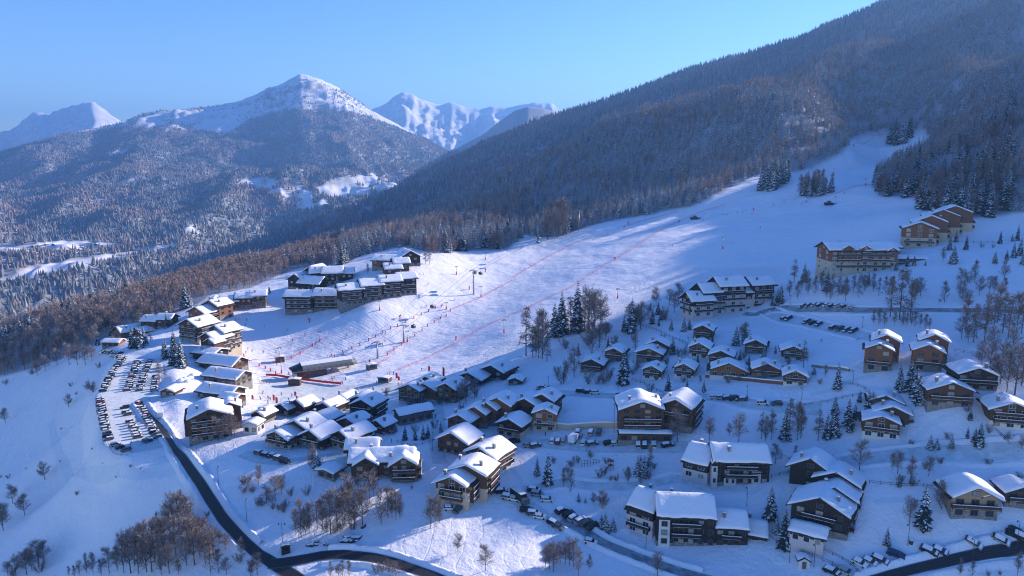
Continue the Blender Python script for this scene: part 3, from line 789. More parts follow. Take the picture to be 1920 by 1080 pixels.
def block(root, s, b, sty, far):
    ox, oy, W, D, H, P, axis, dz, o = b
    ox, oy, W, D, H, P, dz = ox * s, oy * s, W * s, D * s, H * s * (1.12 if H < 60 else 1.0), P * s, dz * s
    st = STY[o.get('sty', sty)]; rot = rad(o.get('rot', 0))
    up, ba, fr, wf, rail = st; rail = M and rail
    hb = H * o.get('bf', fr)
    if axis == 'y': w, d, mx = W, D, Matrix.Translation((ox, oy, dz)) @ Matrix.Rotation(rot, 4, 'Z')
    else: w, d, mx = D, W, Matrix.Translation((ox, oy, dz)) @ Matrix.Rotation(rot, 4, 'Z') @ Matrix.Translation((-W/2, D/2, 0)) @ Matrix.Rotation(-math.pi/2, 4, 'Z')
    fm = Matrix.Translation((ox, oy, dz)) @ Matrix.Rotation(rot, 4, 'Z')
    FOOT.append(((Matrix.Translation(root.location) @ Matrix.Rotation(root.rotation_euler.z, 4, 'Z') @ fm).inverted(), W, D))
    def put(name, me, parent, mtx=mx):
        q = link(name, me, parent); q.matrix_local = mtx; return q
    # walls: masonry base and timber above it
    m = MB(); m.box(-w/2 - .06, w/2 + .06, -.06, d + .06, -6.0 - dz, hb); put('base_wall', m.mesh('base_wall', M[ba]), root)
    m = MB(); m.prism([(-w/2, hb + .002), (w/2, hb + .002), (w/2, H), (0, H + P), (-w/2, H)], 0, d); put('wall', m.mesh('wall', M[up]), root)
    sl = P / (w/2); ov = o.get('ov', min(1.4, .12 * w)) ; og = o.get('og', min(1.4, .13 * w)); t = .26
    m = MB(); e = w/2 + ov
    zt = lambda x: H + P + .06 - sl * abs(x)
    m.prism([(-e, zt(e)), (0, zt(0)), (e, zt(e)), (e, zt(e) + t), (0, zt(0) + t), (-e, zt(e) + t)], -og, d + og)
    rf = put('roof', m.mesh('roof', M['roof']), root)
    SNO[0] += 1
    sn = link('snow_cover', snow_mesh(w, d, H + .2, P, ov, og, o.get('th', .30), SNO[0]), rf)
    for k in range(o.get('ch', 1)):
        cx = (.28 + .1 * k) * w * (1 if (SNO[0] + k) % 2 else -1); cy = d * (.3 + .35 * k); cz = zt(cx)
        m = MB(); m.box(cx - .4, cx + .4, cy - .4, cy + .4, cz - .5, cz + 2.0); m.box(cx - .52, cx + .52, cy - .52, cy + .52, cz + 2.0, cz + 2.15); m.box(cx - .42, cx + .42, cy - .42, cy + .42, cz + 2.15, cz + 2.42, 1)
        m.build('chimney', [M['stone'], M['snow']], rf)
    # windows, balconies, door
    def face(width, y_or_side, nfl, ncol, bal, gable):
        fh = H / max(nfl, 1)
        for f in range(nfl):
            zc = f * fh + max(.35, fh * .28); wh = min(1.5, fh * .55)
            if f == 0 and o.get('noground'): continue
            for c in range(ncol):
                x = (c + .5) / ncol * width - width/2; ww = min(1.9, width / ncol * .5)
                yield ('w', x, zc, ww, wh)
            if f in bal: yield ('b', 0, f * fh + .12, width * o.get('bw', .86), 0)
        if gable and P > 1.2:
            yield ('w', 0, H + P * .14, min(1.7, w * .2), min(1.3, P * .5))
    sides = [('F', W, o.get('n', (2, 2)), o.get('b', ()), axis == 'y'), ('R', D, o.get('nr', (0, 0)), o.get('br', ()), axis == 'x'), ('L', D, o.get('nl', (0, 0)), o.get('bl', ()), axis == 'x')]
    for nm, width, (nf, nc), bal, gb in sides:
        if nm == 'F': sm = fm
        elif nm == 'R': sm = fm @ Matrix.Translation((W/2, D/2, 0)) @ Matrix.Rotation(math.pi/2, 4, 'Z')
        else: sm = fm @ Matrix.Translation((-W/2, D/2, 0)) @ Matrix.Rotation(-math.pi/2, 4, 'Z')
        if nf == 0: continue
        for kind, x, z, ww, wh in face(width, nm, nf, nc, bal, gb):
            if kind == 'w':
                fm_, pm_ = win_mesh(ww, wh, wf); yy = -.08
                q = link('window', fm_, root); q.matrix_local = sm @ Matrix.Translation((x, yy, z))
                link('pane', pm_, q)
            else:
                q = link('balcony', balcony_mesh(ww, 1.3, rail), root); q.matrix_local = sm @ Matrix.Translation((x, -.065, z))
    if o.get('door'):
        m = MB(); m.box(-.55, .55, -.13, .0, -.1, 2.0); q = link('door', m.mesh('door', M['frame']), root); q.matrix_local = fm @ Matrix.Translation((W * o['door'], -.03, 0))
def building(name, label, cat, px, py, rz, sty, blocks, group=None):
    p = hit(px, py); s = mpp(p)
    root = empty(name, p, rad(rz)); tag(root, label, cat, group)
    for b in blocks:
        b = tuple(b) + (({},) if len(b) == 8 else ())
        block(root, s, b, sty, p.y > 330)
    BUILT.append((label, px, py, p)); return root

C1 = dict(n=(2, 3), b=(1,), nr=(2, 2), bw=.95)
C2 = dict(n=(2, 2), b=(1,), nr=(2, 2), door=.25)
BL = [
 # the slope on the right
 ('chalet', 'tall reddish timber twin chalet, stepped in two, left of its look-alike above the dark spruces', 'chalet', 1645, 697, -25, 'red', [(0,0,46,40,38,11,'y',0,dict(n=(3,2),b=(1,),nr=(3,2))), (12,34,46,40,40,12,'y',8,dict(n=(0,0),nr=(3,2)))]),
 ('chalet', 'tall reddish timber twin chalet directly behind a clump of dark snowy spruces', 'chalet', 1737, 697, -25, 'red', [(0,0,48,42,36,12,'y',0,dict(n=(3,2),b=(1,),nr=(3,2))), (12,36,46,40,40,12,'y',8,dict(n=(0,0),nr=(3,2)))]),
 ('chalet', 'dark chalet with an arched gable window, highest on the right slope beside bare woods', 'chalet', 1829, 732, -12, 'dark', [(0,0,70,50,27,14,'y',0,C1)]),
 ('chalet', 'wide dark brown chalet with lit gable windows just right of the spruce clump', 'chalet', 1780, 765, -12, 'brown', [(0,0,76,50,31,15,'y',0,C1)]),
 ('chalet', 'brown triple chalet of overlapping snowy gables with a pale stone base', 'chalet', 1650, 823, -22, 'brownwhite', [(0,0,62,38,30,12,'y',0,C1), (20,30,58,38,33,12,'y',8,dict(n=(0,0),nr=(2,2),br=(1,))), (10,64,56,38,34,12,'y',16,dict(n=(0,0)))]),
 ('chalet', 'dark chalet over a white garage storey at the right edge beside a sunken path', 'chalet', 1893, 804, -15, 'brownwhite', [(0,0,68,50,34,14,'y',0,dict(n=(3,3),b=(1,2),nr=(2,2),bf=.36))]),
 ('chalet', 'pale new timber chalet on a grey stone base with a wraparound deck', 'chalet', 1825, 972, -8, 'light', [(0,0,80,56,38,21,'y',0,dict(n=(2,3),b=(1,),bw=1.06,nr=(2,2),th=.6,ch=0)),(27,3,28,46,37,6,'y',0,dict(n=(1,1),ch=0,bf=.3))]),
 ('chalet', 'dark brown low chalet cut off by the right edge, beside the pale timber one', 'chalet', 1912, 953, -10, 'brown', [(0,0,54,45,28,12,'y',0,C2)]),
 ('hut', 'tiny white hut with a dark door by the cars at the bottom', 'hut', 1507, 1066, -8, 'white', [(0,0,20,18,13,6,'y',0,dict(n=(0,0),door=.02,ch=0,th=.3))]),
 ('residence', 'big black timber residence of overlapping snow roofs behind two snowy spruces', 'residence', 1533, 1004, -33, 'dark', [(0,0,100,72,46,25,'y',0,dict(n=(3,3),nr=(3,4),br=(1,2),b=(2,),bw=.6,noground=1)), (16,60,72,58,46,18,'y',8,dict(n=(0,0),nr=(3,3),br=(1,2))), (10,104,84,52,48,20,'y',17,dict(n=(0,0),nr=(3,2))), (-40,112,78,60,58,22,'y',16,dict(n=(3,1),nl=(3,2))), (-12,-42,58,42,17,9,'x',-2,dict(sty='whitedark',n=(1,3),ch=0,th=.5))]),
 ('residence', 'long white and black residence with huge snow roofs beside the grey road', 'residence', 1285, 1024, -6, 'whitedark', [(0,0,108,80,54,25,'x',0,dict(sty='dark',n=(3,6),b=(1,2),bw=.5,bf=.14,ov=1.2,og=.2)), (-40,-1.6,20,10,46,2,'x',0,dict(sty='white',n=(3,1),ch=0,ov=.1,og=.1,th=.1)), (-84,32,56,84,44,26,'x',2,dict(rot=-32,n=(3,2),b=(1,),bf=.7,og=.3,ov=1.2)), (83,2,60,66,38,18,'x',-1,dict(sty='dark',rot=-3,n=(2,3),b=(1,),bw=.6,bf=.2,og=.3)), (128,10,44,56,24,14,'x',-2,dict(rot=-10,n=(1,2),b=(0,),bf=.2,og=.3))]),
 ('residence', 'dark residence with pink plaster base and sagging snow roof, uphill of the long white one', 'residence', 1372, 909, -3, 'whitedark', [(16,0,104,66,43,20,'x',0,dict(sty='dark',n=(3,6),b=(1,2),bw=.55,bf=.1,og=.4)), (44,-1.6,16,8,22,2,'x',0,dict(sty='whitedark',bf=.95,n=(1,1),ch=0,ov=.1,og=.1,th=.1)), (-4,-1.6,22,8,13,2,'x',0,dict(sty='whitedark',bf=.95,n=(1,2),ch=0,ov=.1,og=.1,th=.1)), (-66,16,48,74,32,22,'x',2,dict(rot=-32,n=(2,2),bf=.5,og=.4)), (-34,-5,10,20,38,5,'y',0,dict(n=(2,1),sty='whitedark',bf=.9,ch=0))]),
 ('hotel', 'tall dark brown gabled hotel with a snowy canopy roof at its foot', 'hotel', 1203, 824, -2, 'brown', [(0,0,80,60,60,15,'y',0,dict(n=(5,4),b=(2,3),bf=.16,nr=(4,3),ch=2,th=.6)), (4,-14,98,13,15,2.5,'x',0,dict(n=(1,5),ch=0,ov=.6,bf=.2))]),
 ('hotel', 'brown hotel wing with round balconies and a saddle of snow, beside the bare tree', 'hotel', 1266, 810, -28, 'brown', [(0,0,60,62,44,15,'y',0,dict(n=(3,3),b=(2,),nr=(4,4),br=(1,2,3),ch=1,th=.6))]),
 # small chalets of the middle slope
 ('chalet', 'small brown chalet half hidden by frosted bushes, lowest left of the hamlet', 'chalet', 1109, 698, -20, 'brown', [(0,0,42,36,14,9,'y',0,C2)]),
 ('chalet', 'small reddish chalet behind a tall spruce at the hamlet\'s left end', 'chalet', 1151, 678, -22, 'red', [(0,0,36,34,16,8,'y',0,C2)]),
 ('chalet', 'brown double chalet with a second roof peeping over its ridge', 'chalet', 1217, 679, -22, 'brown', [(0,0,48,36,16,9,'y',0,C1), (8,34,40,30,18,9,'y',5,dict(n=(0,0)))]),
 ('chalet', 'little brown chalet with a side terrace, in front of the double chalet', 'chalet', 1222, 712, -24, 'brownwhite', [(0,0,34,34,17,8,'y',0,C2)]),
 ('chalet', 'little dark chalet with a thick curled snow cap, left of the orange chalet', 'chalet', 1282, 709, -24, 'brownwhite', [(0,0,36,36,17,9,'y',0,C2)]),
 ('chalet', 'single brown chalet standing apart below the pink residence', 'chalet', 1317, 636, -24, 'brown', [(0,0,34,36,16,8,'y',0,C2)]),
 ('chalet', 'dark chalet at the bend of the fenced path', 'chalet', 1310, 671, -24, 'brownwhite', [(0,0,36,36,18,9,'y',0,C2)]),
 ('chalet', 'brown chalet with three tall gable windows behind the orange chalet', 'chalet', 1351, 684, -22, 'brown', [(0,0,42,38,16,9,'y',0,C1)]),
 ('chalet', 'broad orange timber chalet with a steep glazed gable and terrace wall', 'chalet', 1365, 709, -15, 'orange', [(0,0,66,36,13,14,'y',0,dict(n=(1,4),nr=(1,2),door=.3,bf=.25))]),
 ('chalet', 'broad rust brown chalet partly behind frosted trees, next right of the orange one', 'chalet', 1437, 708, -15, 'red', [(0,0,52,34,14,12,'y',0,C2)]),
 ('chalet', 'brown chalet on the right of the frosted spruce pair, upper row', 'chalet', 1416, 663, -22, 'brown', [(0,0,38,36,15,9,'y',0,C2)]),
 ('chalet', 'brown chalet with a bare larch before its terrace, far right of the upper row', 'chalet', 1486, 676, -18, 'brownwhite', [(0,0,40,38,16,9,'y',0,C2)]),
 ('chalet', 'brown chalet with a raised wooden deck at the end of the fence', 'chalet', 1490, 723, -18, 'brownwhite', [(0,0,40,38,17,10,'y',0,C2)]),
 # hotels under the top of the slope
 ('residence', 'pink and dark timber residence of stepped roofs above the chalet hamlet', 'residence', 1375, 590, 16, 'whitedark', [(-66,-3,42,42,28,13,'x',0,dict(n=(3,2),b=(1,2),nl=(3,2),bl=(1,2))), (-36,8,44,44,38,14,'x',0,dict(n=(4,2),b=(1,2,3))), (4,9,52,46,48,14,'x',0,dict(n=(4,3),b=(1,2,3))), (39,12,20,36,34,8,'x',0,dict(n=(2,1),ch=0)), (70,10,46,46,46,13,'x',0,dict(n=(4,3),b=(1,2,3)))]),
 ('hotel', 'long beige and red timber hotel under one flat snow roof on the upper right', 'hotel', 1617, 511, 0, 'hotel', [(0,0,124,62,37,12,'x',0,dict(n=(4,8),b=(1,2,3),bw=.8,nl=(4,2))), (-30,-2,18,30,40,5,'y',0,dict(n=(0,0),ch=0,og=.5,ov=.8)), (2,-2,18,30,40,5,'y',0,dict(n=(4,1),b=(1,2,3),ch=0,og=.5,ov=.8)), (52,-3,20,30,36,6,'y',0,dict(n=(4,1),ch=0,og=.5,ov=.8)), (96,14,64,34,18,5,'x',3,dict(n=(2,5),b=(1,))), (66,70,76,50,32,9,'x',3,dict(n=(0,0)))]),
 ('hotel', 'red timber hotel climbing in four gabled steps under the forest', 'hotel', 1722, 464, -24, 'hotel', [(0,0,56,40,32,11,'y',0,dict(n=(4,3),b=(1,),nr=(4,3),br=(1,2))), (20,34,58,40,34,12,'y',7,dict(n=(0,0),nr=(4,3),br=(1,2,3))), (42,66,60,42,36,12,'y',14,dict(n=(0,0),nr=(4,3),br=(1,2,3))), (66,100,62,46,34,13,'y',22,dict(n=(0,0),nr=(4,3),br=(1,2)))]),
 # left of the ski slope
 ('hotel', 'large dark brown hotel with a broad hipped snow roof at the car park entrance', 'hotel', 396, 826, 22, 'brown', [(0,0,74,62,42,15,'y',0,dict(n=(4,4),b=(1,2,3),nl=(4,4),bl=(1,2,3),ch=1,th=.55)), (36,40,40,34,38,10,'y',4,dict(n=(0,0)))]),
 ('shed', 'small white walled house with a flat snowy roof right of the large brown hotel', 'house', 470, 814, -10, 'white', [(0,0,28,26,16,5,'y',0,dict(n=(1,2),nr=(1,2),ch=0))]),
 ('restaurant', 'long low roofed restaurant nearest the large brown hotel, glazed end to the piste', 'restaurant', 400, 752, -22, 'brown', [(0,0,74,44,14,10,'x',0,dict(n=(1,4),nr=(2,3),bf=.4)),(44,-12,34,30,12,6,'x',0,dict(n=(1,2),ch=0))]),
 ('restaurant', 'middle one of three long snow roofed restaurants by the snow front', 'restaurant', 412, 722, -22, 'grey', [(0,0,76,44,14,10,'x',0,dict(n=(1,4),nr=(2,3),bf=.4))]),
 ('restaurant', 'uppermost of three long snow roofed restaurants, next to the dark conifers', 'restaurant', 404, 697, -22, 'brown', [(0,0,78,44,14,11,'x',0,dict(n=(1,4),nr=(2,3),bf=.4))]),
 ('lodge', 'low lodge with a big square snow roof below the stepped apartment house', 'lodge', 380, 678, -20, 'dark', [(0,0,44,44,13,7,'x',0,dict(n=(1,3)))]),
 ('residence', 'apartment house with three stepped gables and balconies towards the piste', 'residence', 392, 667, -28, 'brownbeige', [(0,0,40,38,30,10,'y',0,dict(n=(0,0),nr=(4,3),br=(1,2,3))), (-8,26,46,38,34,11,'y',3,dict(n=(3,2),nr=(4,3),br=(1,2,3))), (14,-8,26,22,26,7,'y',0,dict(n=(3,1),b=(1,2)))]),
 ('residence', 'apartment house with a wide white roof and grey balconies above the dark conifers', 'residence', 356, 641, -25, 'brownbeige', [(0,0,50,46,28,12,'y',0,dict(n=(4,3),b=(1,2,3),nr=(4,3),br=(1,2,3)))]),
 ('residence', 'brick red apartment house with two white gables on the village skyline', 'residence', 370, 608, -25, 'red', [(0,0,42,36,20,10,'y',0,dict(n=(2,3),nr=(3,3),br=(1,2))), (4,30,44,34,24,11,'y',3,dict(n=(0,0),nr=(3,2)))]),
 ('kiosk', 'small low kiosk with a snow cap beside the white café parasols', 'kiosk', 315, 744, -10, 'brown', [(0,0,30,24,9,6,'y',0,dict(n=(1,2),ch=0))]),
 ('chalet', 'brown chalet with two side by side roofs behind a spruce on the left ridge', 'chalet', 291, 619, -8, 'brown', [(-14,0,28,28,15,8,'x',0,dict(n=(2,2))), (14,4,28,28,18,8,'x',0,dict(n=(2,2)))]),
 ('chalet', 'brick red chalet with a single white roof at the top of the car park', 'chalet', 222, 637, -38, 'red', [(0,0,30,42,14,9,'y',0,dict(n=(1,2))), (24,24,30,24,12,7,'y',2,dict(n=(0,0)))]),
 ('garage', 'low brown garage with a flat snow roof between two dark conifers', 'garage', 207, 651, -5, 'red', [(0,0,32,22,8,4,'x',0,dict(n=(1,3),ch=0))]),
 ('residence', 'chain of joined grey brown houses with white roofs on the left skyline', 'residence', 438, 582, 14, 'brown', [(-34,0,28,28,14,9,'y',0,dict(n=(2,2))), (-8,2,30,30,15,9,'x',0,dict(n=(2,2))), (18,5,28,30,17,9,'x',2,dict(n=(2,3))), (44,8,26,30,20,9,'x',2,dict(n=(3,3),b=(1,)))]),
 ('residence', 'long dark apartment block with two white roofs and balconies beside the piste', 'residence', 588, 587, 0, 'dark', [(-27,0,52,36,27,10,'x',0,dict(n=(4,4),b=(1,2,3))), (24,3,48,36,29,10,'x',1,dict(n=(4,4),b=(1,2,3))), (54,6,14,24,22,4,'x',0,dict(n=(2,1),ch=0))]),
 ('residence', 'dark apartment row climbing in four roofed steps along the piste edge', 'residence', 688, 569, 24, 'dark', [(-28,0,42,34,25,10,'x',0,dict(n=(4,4),b=(1,2,3))), (12,4,40,34,27,10,'x',3,dict(n=(4,3),b=(1,2,3))), (50,8,38,34,28,10,'x',6,dict(n=(4,3),b=(1,2,3))), (84,14,34,34,28,9,'x',9,dict(n=(4,3),b=(1,2)))]),
 ('residence', 'cluster of dark pointed chalets with white roofs behind the long apartment block', 'residence', 570, 545, -20, 'dark', [(-18,0,34,34,18,10,'y',0,dict(n=(2,2))), (14,-6,44,36,14,11,'x',0,dict(n=(2,2))), (-6,34,34,34,24,11,'y',4,dict(n=(0,0)))]),
 ('residence', 'dark gabled house with a slab of snow behind the stepped apartment row', 'residence', 624, 534, 10, 'dark', [(0,0,34,36,20,10,'x',0,dict(n=(3,3))), (-26,10,30,30,20,9,'x',0,dict(n=(2,2))), (26,6,22,28,18,8,'x',0,dict(n=(2,2)))]),
 ('house', 'white fronted houses with curved snow roofs at the top of the apartment row', 'house', 746, 520, 20, 'brownwhite', [(-8,0,30,30,15,9,'x',0,dict(n=(2,2))), (10,10,28,28,20,9,'x',2,dict(n=(2,2)))]),
 ('house', 'rust coloured house with a wide flat white roof below the forest', 'house', 722, 506, -10, 'red', [(0,0,50,44,16,8,'x',0,dict(n=(2,4)))]),
 ('house', 'black barn like house alone at the foot of the forest', 'house', 770, 499, 24, 'dark', [(0,0,38,44,16,11,'y',0,dict(n=(2,2)))]),
 # heart of the village
 ('house', 'dark low house with a split snow roof nearest the piste barrier', 'house', 530, 780, -28, 'dark', [(0,0,36,38,13,9,'y',0,dict(n=(1,2))), (22,16,34,36,15,10,'y',3,dict(n=(0,0),nr=(2,2)))]),
 ('house', 'small dark house at the left end of the village, white roofed', 'house', 484, 793, -20, 'dark', [(0,0,30,34,13,8,'y',0,dict(n=(1,2)))]),
 ('residence', 'grey brown residence with two wide roofs at the front left of the village core', 'residence', 522, 840, -25, 'brownbeige', [(0,0,56,44,19,12,'y',0,dict(n=(2,3),nr=(2,3),b=(1,))), (14,36,56,46,24,13,'y',4,dict(n=(0,0),nr=(2,2)))]),
 ('residence', 'dark residence with tall gable between two broad snow roofs, centre of the front row', 'residence', 585, 841, -27, 'dark', [(0,0,50,52,21,13,'y',0,dict(n=(2,3),b=(1,),nr=(2,3)))]),
 ('residence', 'residence with a bright unbroken snow roof and beige base by the tall spruce', 'residence', 640, 842, -34, 'plaster', [(0,0,46,62,21,12,'y',0,dict(n=(2,3),b=(1,),nr=(2,4),br=(1,)))]),
 ('chalet', 'dark chalet with a smooth bright roof in the second row of the core', 'chalet', 592, 802, -30, 'dark', [(0,0,50,44,13,10,'y',0,dict(n=(1,3)))]),
 ('residence', 'dark four storey house with balconies and ragged snow roof, back of the core', 'residence', 680, 787, -20, 'dark', [(0,0,46,46,25,11,'y',0,dict(n=(3,3),b=(1,2),nr=(3,3),br=(1,2))), (-24,26,40,36,22,9,'y',2,dict(n=(0,0)))]),
 ('chalet', 'rust brown chalet tucked before the four storey balcony house', 'chalet', 652, 808, -28, 'red', [(0,0,42,42,14,9,'y',0,dict(n=(1,2)))]),
 ('chalet', 'dark chalet with sharp gable behind the smooth bright roof', 'chalet', 608, 777, -26, 'dark', [(0,0,36,40,13,9,'y',0,dict(n=(1,2)))]),
 ('chalet', 'honey brown chalet with two overlapping roofs beside the barn', 'chalet', 768, 756, -22, 'orange', [(0,0,46,34,23,10,'y',0,dict(n=(3,3),b=(1,),bf=.1,nr=(2,2))), (22,20,46,32,20,10,'y',3,dict(n=(0,0),nr=(2,2),bf=.1)), (10,48,40,30,22,9,'y',5,dict(n=(0,0)))]),
 ('barn', 'long grey stone and timber barn under one ridged snow roof', 'barn', 745, 795, -58, 'grey', [(0,0,30,66,19,8,'y',0,dict(n=(2,1),nr=(1,4),ch=0))]),
 ('chalet', 'deep red chalet behind the big bare ash tree', 'chalet', 838, 755, -25, 'red', [(0,0,40,46,25,10,'y',0,dict(n=(3,3),bf=.1,nr=(3,3)))]),
 ('chalet', 'large dark chalet of two gables at the foot of the piste', 'chalet', 896, 722, -28, 'dark', [(-14,-8,50,36,13,10,'y',0,dict(n=(1,3))), (16,26,52,46,18,11,'y',3,dict(n=(2,2),nr=(2,2)))]),
 ('residence', 'terrace of four rust brown gables stepping up beside the village street', 'residence', 862, 810, -24, 'red', [(0,0,50,38,20,12,'y',0,dict(n=(2,3),bf=.1,nr=(2,2))), (18,30,46,36,24,12,'y',4,dict(n=(0,0))), (34,46,40,34,27,11,'y',6,dict(n=(0,0),nr=(2,2))), (50,62,56,44,30,13,'y',8,dict(n=(0,0),nr=(3,3)))]),
 ('chalet', 'dark chalet with a bluish roof beside the red gabled house', 'chalet', 955, 819, -26, 'plaster', [(0,0,50,44,21,11,'y',0,dict(n=(2,3),b=(1,),bf=.5))]),
 ('house', 'narrow house with a red gable over a beige ground floor and balcony', 'house', 1021, 809, -12, 'redbeige', [(0,0,42,30,32,9,'y',0,dict(n=(3,2),b=(1,),nr=(3,1),bf=.55))]),
 ('residence', 'brown house with bright twin roofs behind the narrow red gabled house', 'residence', 985, 786, -24, 'brown', [(0,0,46,40,26,11,'y',0,dict(n=(2,2),nr=(2,2))), (26,22,48,40,28,12,'y',3,dict(n=(0,0),nr=(2,2)))]),
 ('chalet', 'brown chalet with one plain bright snow roof above the hotel with cream walls', 'chalet', 849, 852, -24, 'brown', [(0,0,64,50,24,17,'y',0,dict(n=(2,4),nr=(2,2),ch=0))]),
 ('hotel', 'chalet hotel with snowy dormers behind the cream walled hotel', 'hotel', 902, 886, -33, 'brownwhite', [(0,0,64,58,32,15,'y',0,dict(n=(3,3),nr=(3,3),br=(1,2),ch=2))]),
 ('hotel', 'cream walled hotel with brown gables and long side balconies above the snowy bank', 'hotel', 848, 950, -20, 'brownbeige', [(0,0,66,40,40,16,'y',0,dict(n=(3,3),b=(1,2),bw=.66,nr=(4,3),br=(1,2,3),bf=.72,noground=1)), (16,36,78,52,46,16,'y',4,dict(n=(0,0),nr=(4,4),br=(1,2,3),ch=2))]),
 ('chalet', 'wide brown chalet with a rolling snow roof and curved balcony above the bare thicket', 'chalet', 716, 896, 4, 'brown', [(0,0,112,52,27,16,'x',0,dict(n=(2,6),bf=.2,ch=2,th=.6)), (42,-9,48,44,26,15,'y',0,dict(n=(2,3),b=(0,1),nr=(2,2),br=(0,1),bf=.2,ch=0,th=.6)), (-28,-7,44,40,26,14,'y',0,dict(n=(2,2),bf=.2,ch=0,th=.6)), (-42,44,56,46,32,15,'x',2,dict(n=(0,0),nl=(2,2)))]),
 ('hut', 'small square stone hut under the wide chalet with rolling roof', 'hut', 611, 898, -26, 'grey', [(0,0,38,30,13,4,'y',0,dict(n=(1,2),ch=0))]),
 ('chalet', 'low dark chalet squeezed between smooth bright roof and left end house', 'chalet', 560, 806, -24, 'dark', [(0,0,38,36,12,9,'y',0,C2)]),
 ('chalet', 'small brown chalet behind the four storey balcony house', 'chalet', 640, 765, -24, 'brown', [(0,0,38,34,14,9,'y',0,C2)]),
 ('chalet', 'small brown chalet with steep roof between the barn and the rolling roof chalet', 'chalet', 708, 812, -30, 'brown', [(0,0,34,32,14,9,'y',0,C2)]),
 ('shed', 'little brown shed in the snow above the bright twin roofs', 'shed', 966, 722, -15, 'brown', [(0,0,26,22,8,5,'y',0,dict(n=(1,1),ch=0))]),
]
for b in BL: building(*b)
# ------------------------------------------------------------------ roads, paths, car parks
def m_asphalt():
    m = mat('wet_asphalt', (0.02, 0.02, 0.022), .6, 0, .35); n = N(m); p = n.pos()
    c = n.mix(n.noise(.5, 5, p), (0.010, 0.010, 0.012), (0.028, 0.028, 0.032))
    ac = n.math('ADD', n.attr('across'), n.math('MULTIPLY', n.math('SUBTRACT', n.noise(.25, 4, p), .5), .16))
    salt = n.ramp(ac, [(0.0, (.9, .9, .9)), (.07, (.35, .35, .35)), (.16, (.0, .0, .0)), (.30, (.12, .12, .12)), (.42, (0, 0, 0)), (.5, (.2, .2, .2)), (.58, (0, 0, 0)), (.70, (.12, .12, .12)), (.84, (0, 0, 0)), (.93, (.35, .35, .35)), (1, (.9, .9, .9))])
    n.color(n.mix(n.math('MULTIPLY', salt, n.ramp(n.noise(.8, 4, p), [(.2, (.4, .4, .4)), (.7, (1, 1, 1))])), c, (0.20, 0.205, 0.22))); n.bump(n.noise(6, 4, p), .2, .02); return m
M['asphalt'] = m_asphalt()
def m_packed(name, a, b):
    m = mat(name, a, .7, 0, .2); n = N(m); p = n.pos()
    n.color(n.mix(n.ramp(n.noise(.35, 6, p, .65), [(.35, (0, 0, 0)), (.65, (1, 1, 1))]), a, b)); n.bump(n.noise(.9, 5, p), .5, .25); return m
M['packed'] = m_packed('packed_road_snow', (0.50, 0.53, 0.58), (0.70, 0.74, 0.80))
M['slush'] = m_packed('slushy_road', (0.18, 0.185, 0.195), (0.46, 0.48, 0.52))
M['trodden'] = m_packed('trodden_snow', (0.60, 0.61, 0.63), (0.76, 0.77, 0.80))
def spline(P, step):
    P = [Vector((p[0], p[1], 0)) for p in P]
    P = [P[0] * 2 - P[1]] + P + [P[-1] * 2 - P[-2]]; out = []
    for i in range(1, len(P) - 2):
        a, b, c, d = P[i - 1:i + 3]; n = max(1, int((c - b).length / step))
        for k in range(n):
            t = k / n; out.append(.5 * ((2 * b) + (c - a) * t + (2 * a - 5 * b + 4 * c - d) * t * t + (3 * b - a - 3 * c + d) * t ** 3))
    out.append(P[-2]); return out
def strip(name, px, width, m, off=.1, prof=None, shift=0.0, step=1.6, world=False):
    Q = spline(px if world else [hit(*p) for p in px], step); n = len(Q); cols = len(prof) if prof else 13
    V = []
    for i, q in enumerate(Q):
        d = (Q[min(i + 1, n - 1)] - Q[max(i - 1, 0)]); d.normalize(); s = Vector((d.y, -d.x, 0))
        w = width(i / (n - 1)) if callable(width) else width
        for c in range(cols):
            p = q + s * (shift + (c / (cols - 1) - .5) * w)
            jit = 0 if not prof else rng.uniform(.6, 1.3)
            V.append((p.x, p.y, gz(p.x, p.y) + off + (prof[c] * jit if prof else 0)))
    a = np.array([i * cols + c for i in range(n - 1) for c in range(cols - 1)])
    Fq = np.stack([a, a + cols, a + cols + 1, a + 1], 1)
    me = mesh_np(name, V, Fq, 4, [m], None, True)
    at = me.attributes.new('across', 'FLOAT', 'POINT'); at.data.foreach_set('value', np.tile(np.linspace(0, 1, cols), n).astype(np.float32))
    o = link(name, me); tag(o, kind='structure')
    return Q
def road(name, px, w, m, off=.1, bank=.9, shoulder=True):
    Q = strip(name, px, w, m, off)
    wm = w(0.5) if callable(w) else w
    if bank:
        for sgn in (-1, 1):
            strip('snow_bank', [tuple(q) for q in Q[::4]], 2.6, M['ground'], -.05, [0, .5 * bank, bank, bank * .8, .3 * bank, 0], sgn * (wm / 2 + 1.45), 1.6, True)
MAINR = [(262,755),(278,778),(300,800),(322,832),(345,862),(364,890),(383,918),(402,948),(424,980),(452,1010),(485,1040),(520,1062),(560,1090),(580,1140)]
road('main_road', MAINR[:11], lambda t: 2.2 + 1.1 * t, M['asphalt'])
strip('main_road_end', MAINR[10:], lambda t: 3.3 + 1.6 * t, M['asphalt'], .12)
strip('road_junction', [(505,1058),(530,1056),(560,1051),(600,1043),(612,1042)], 3.9, M['asphalt'], .14)
road('curved_road', [(610,1042),(640,1040),(690,1045),(730,1053),(770,1066),(815,1082),(870,1105)], 3.7, M['asphalt'], .13)
road('grey_road', [(1052,975),(1085,990),(1112,1007),(1140,1022),(1168,1033),(1200,1046),(1240,1060),(1290,1076),(1350,1092)], 3.4, M['slush'])
road('right_road', [(1610,1095),(1680,1076),(1745,1060),(1810,1045),(1870,1034),(1930,1024),(2000,1012)], 2.9, M['asphalt'])
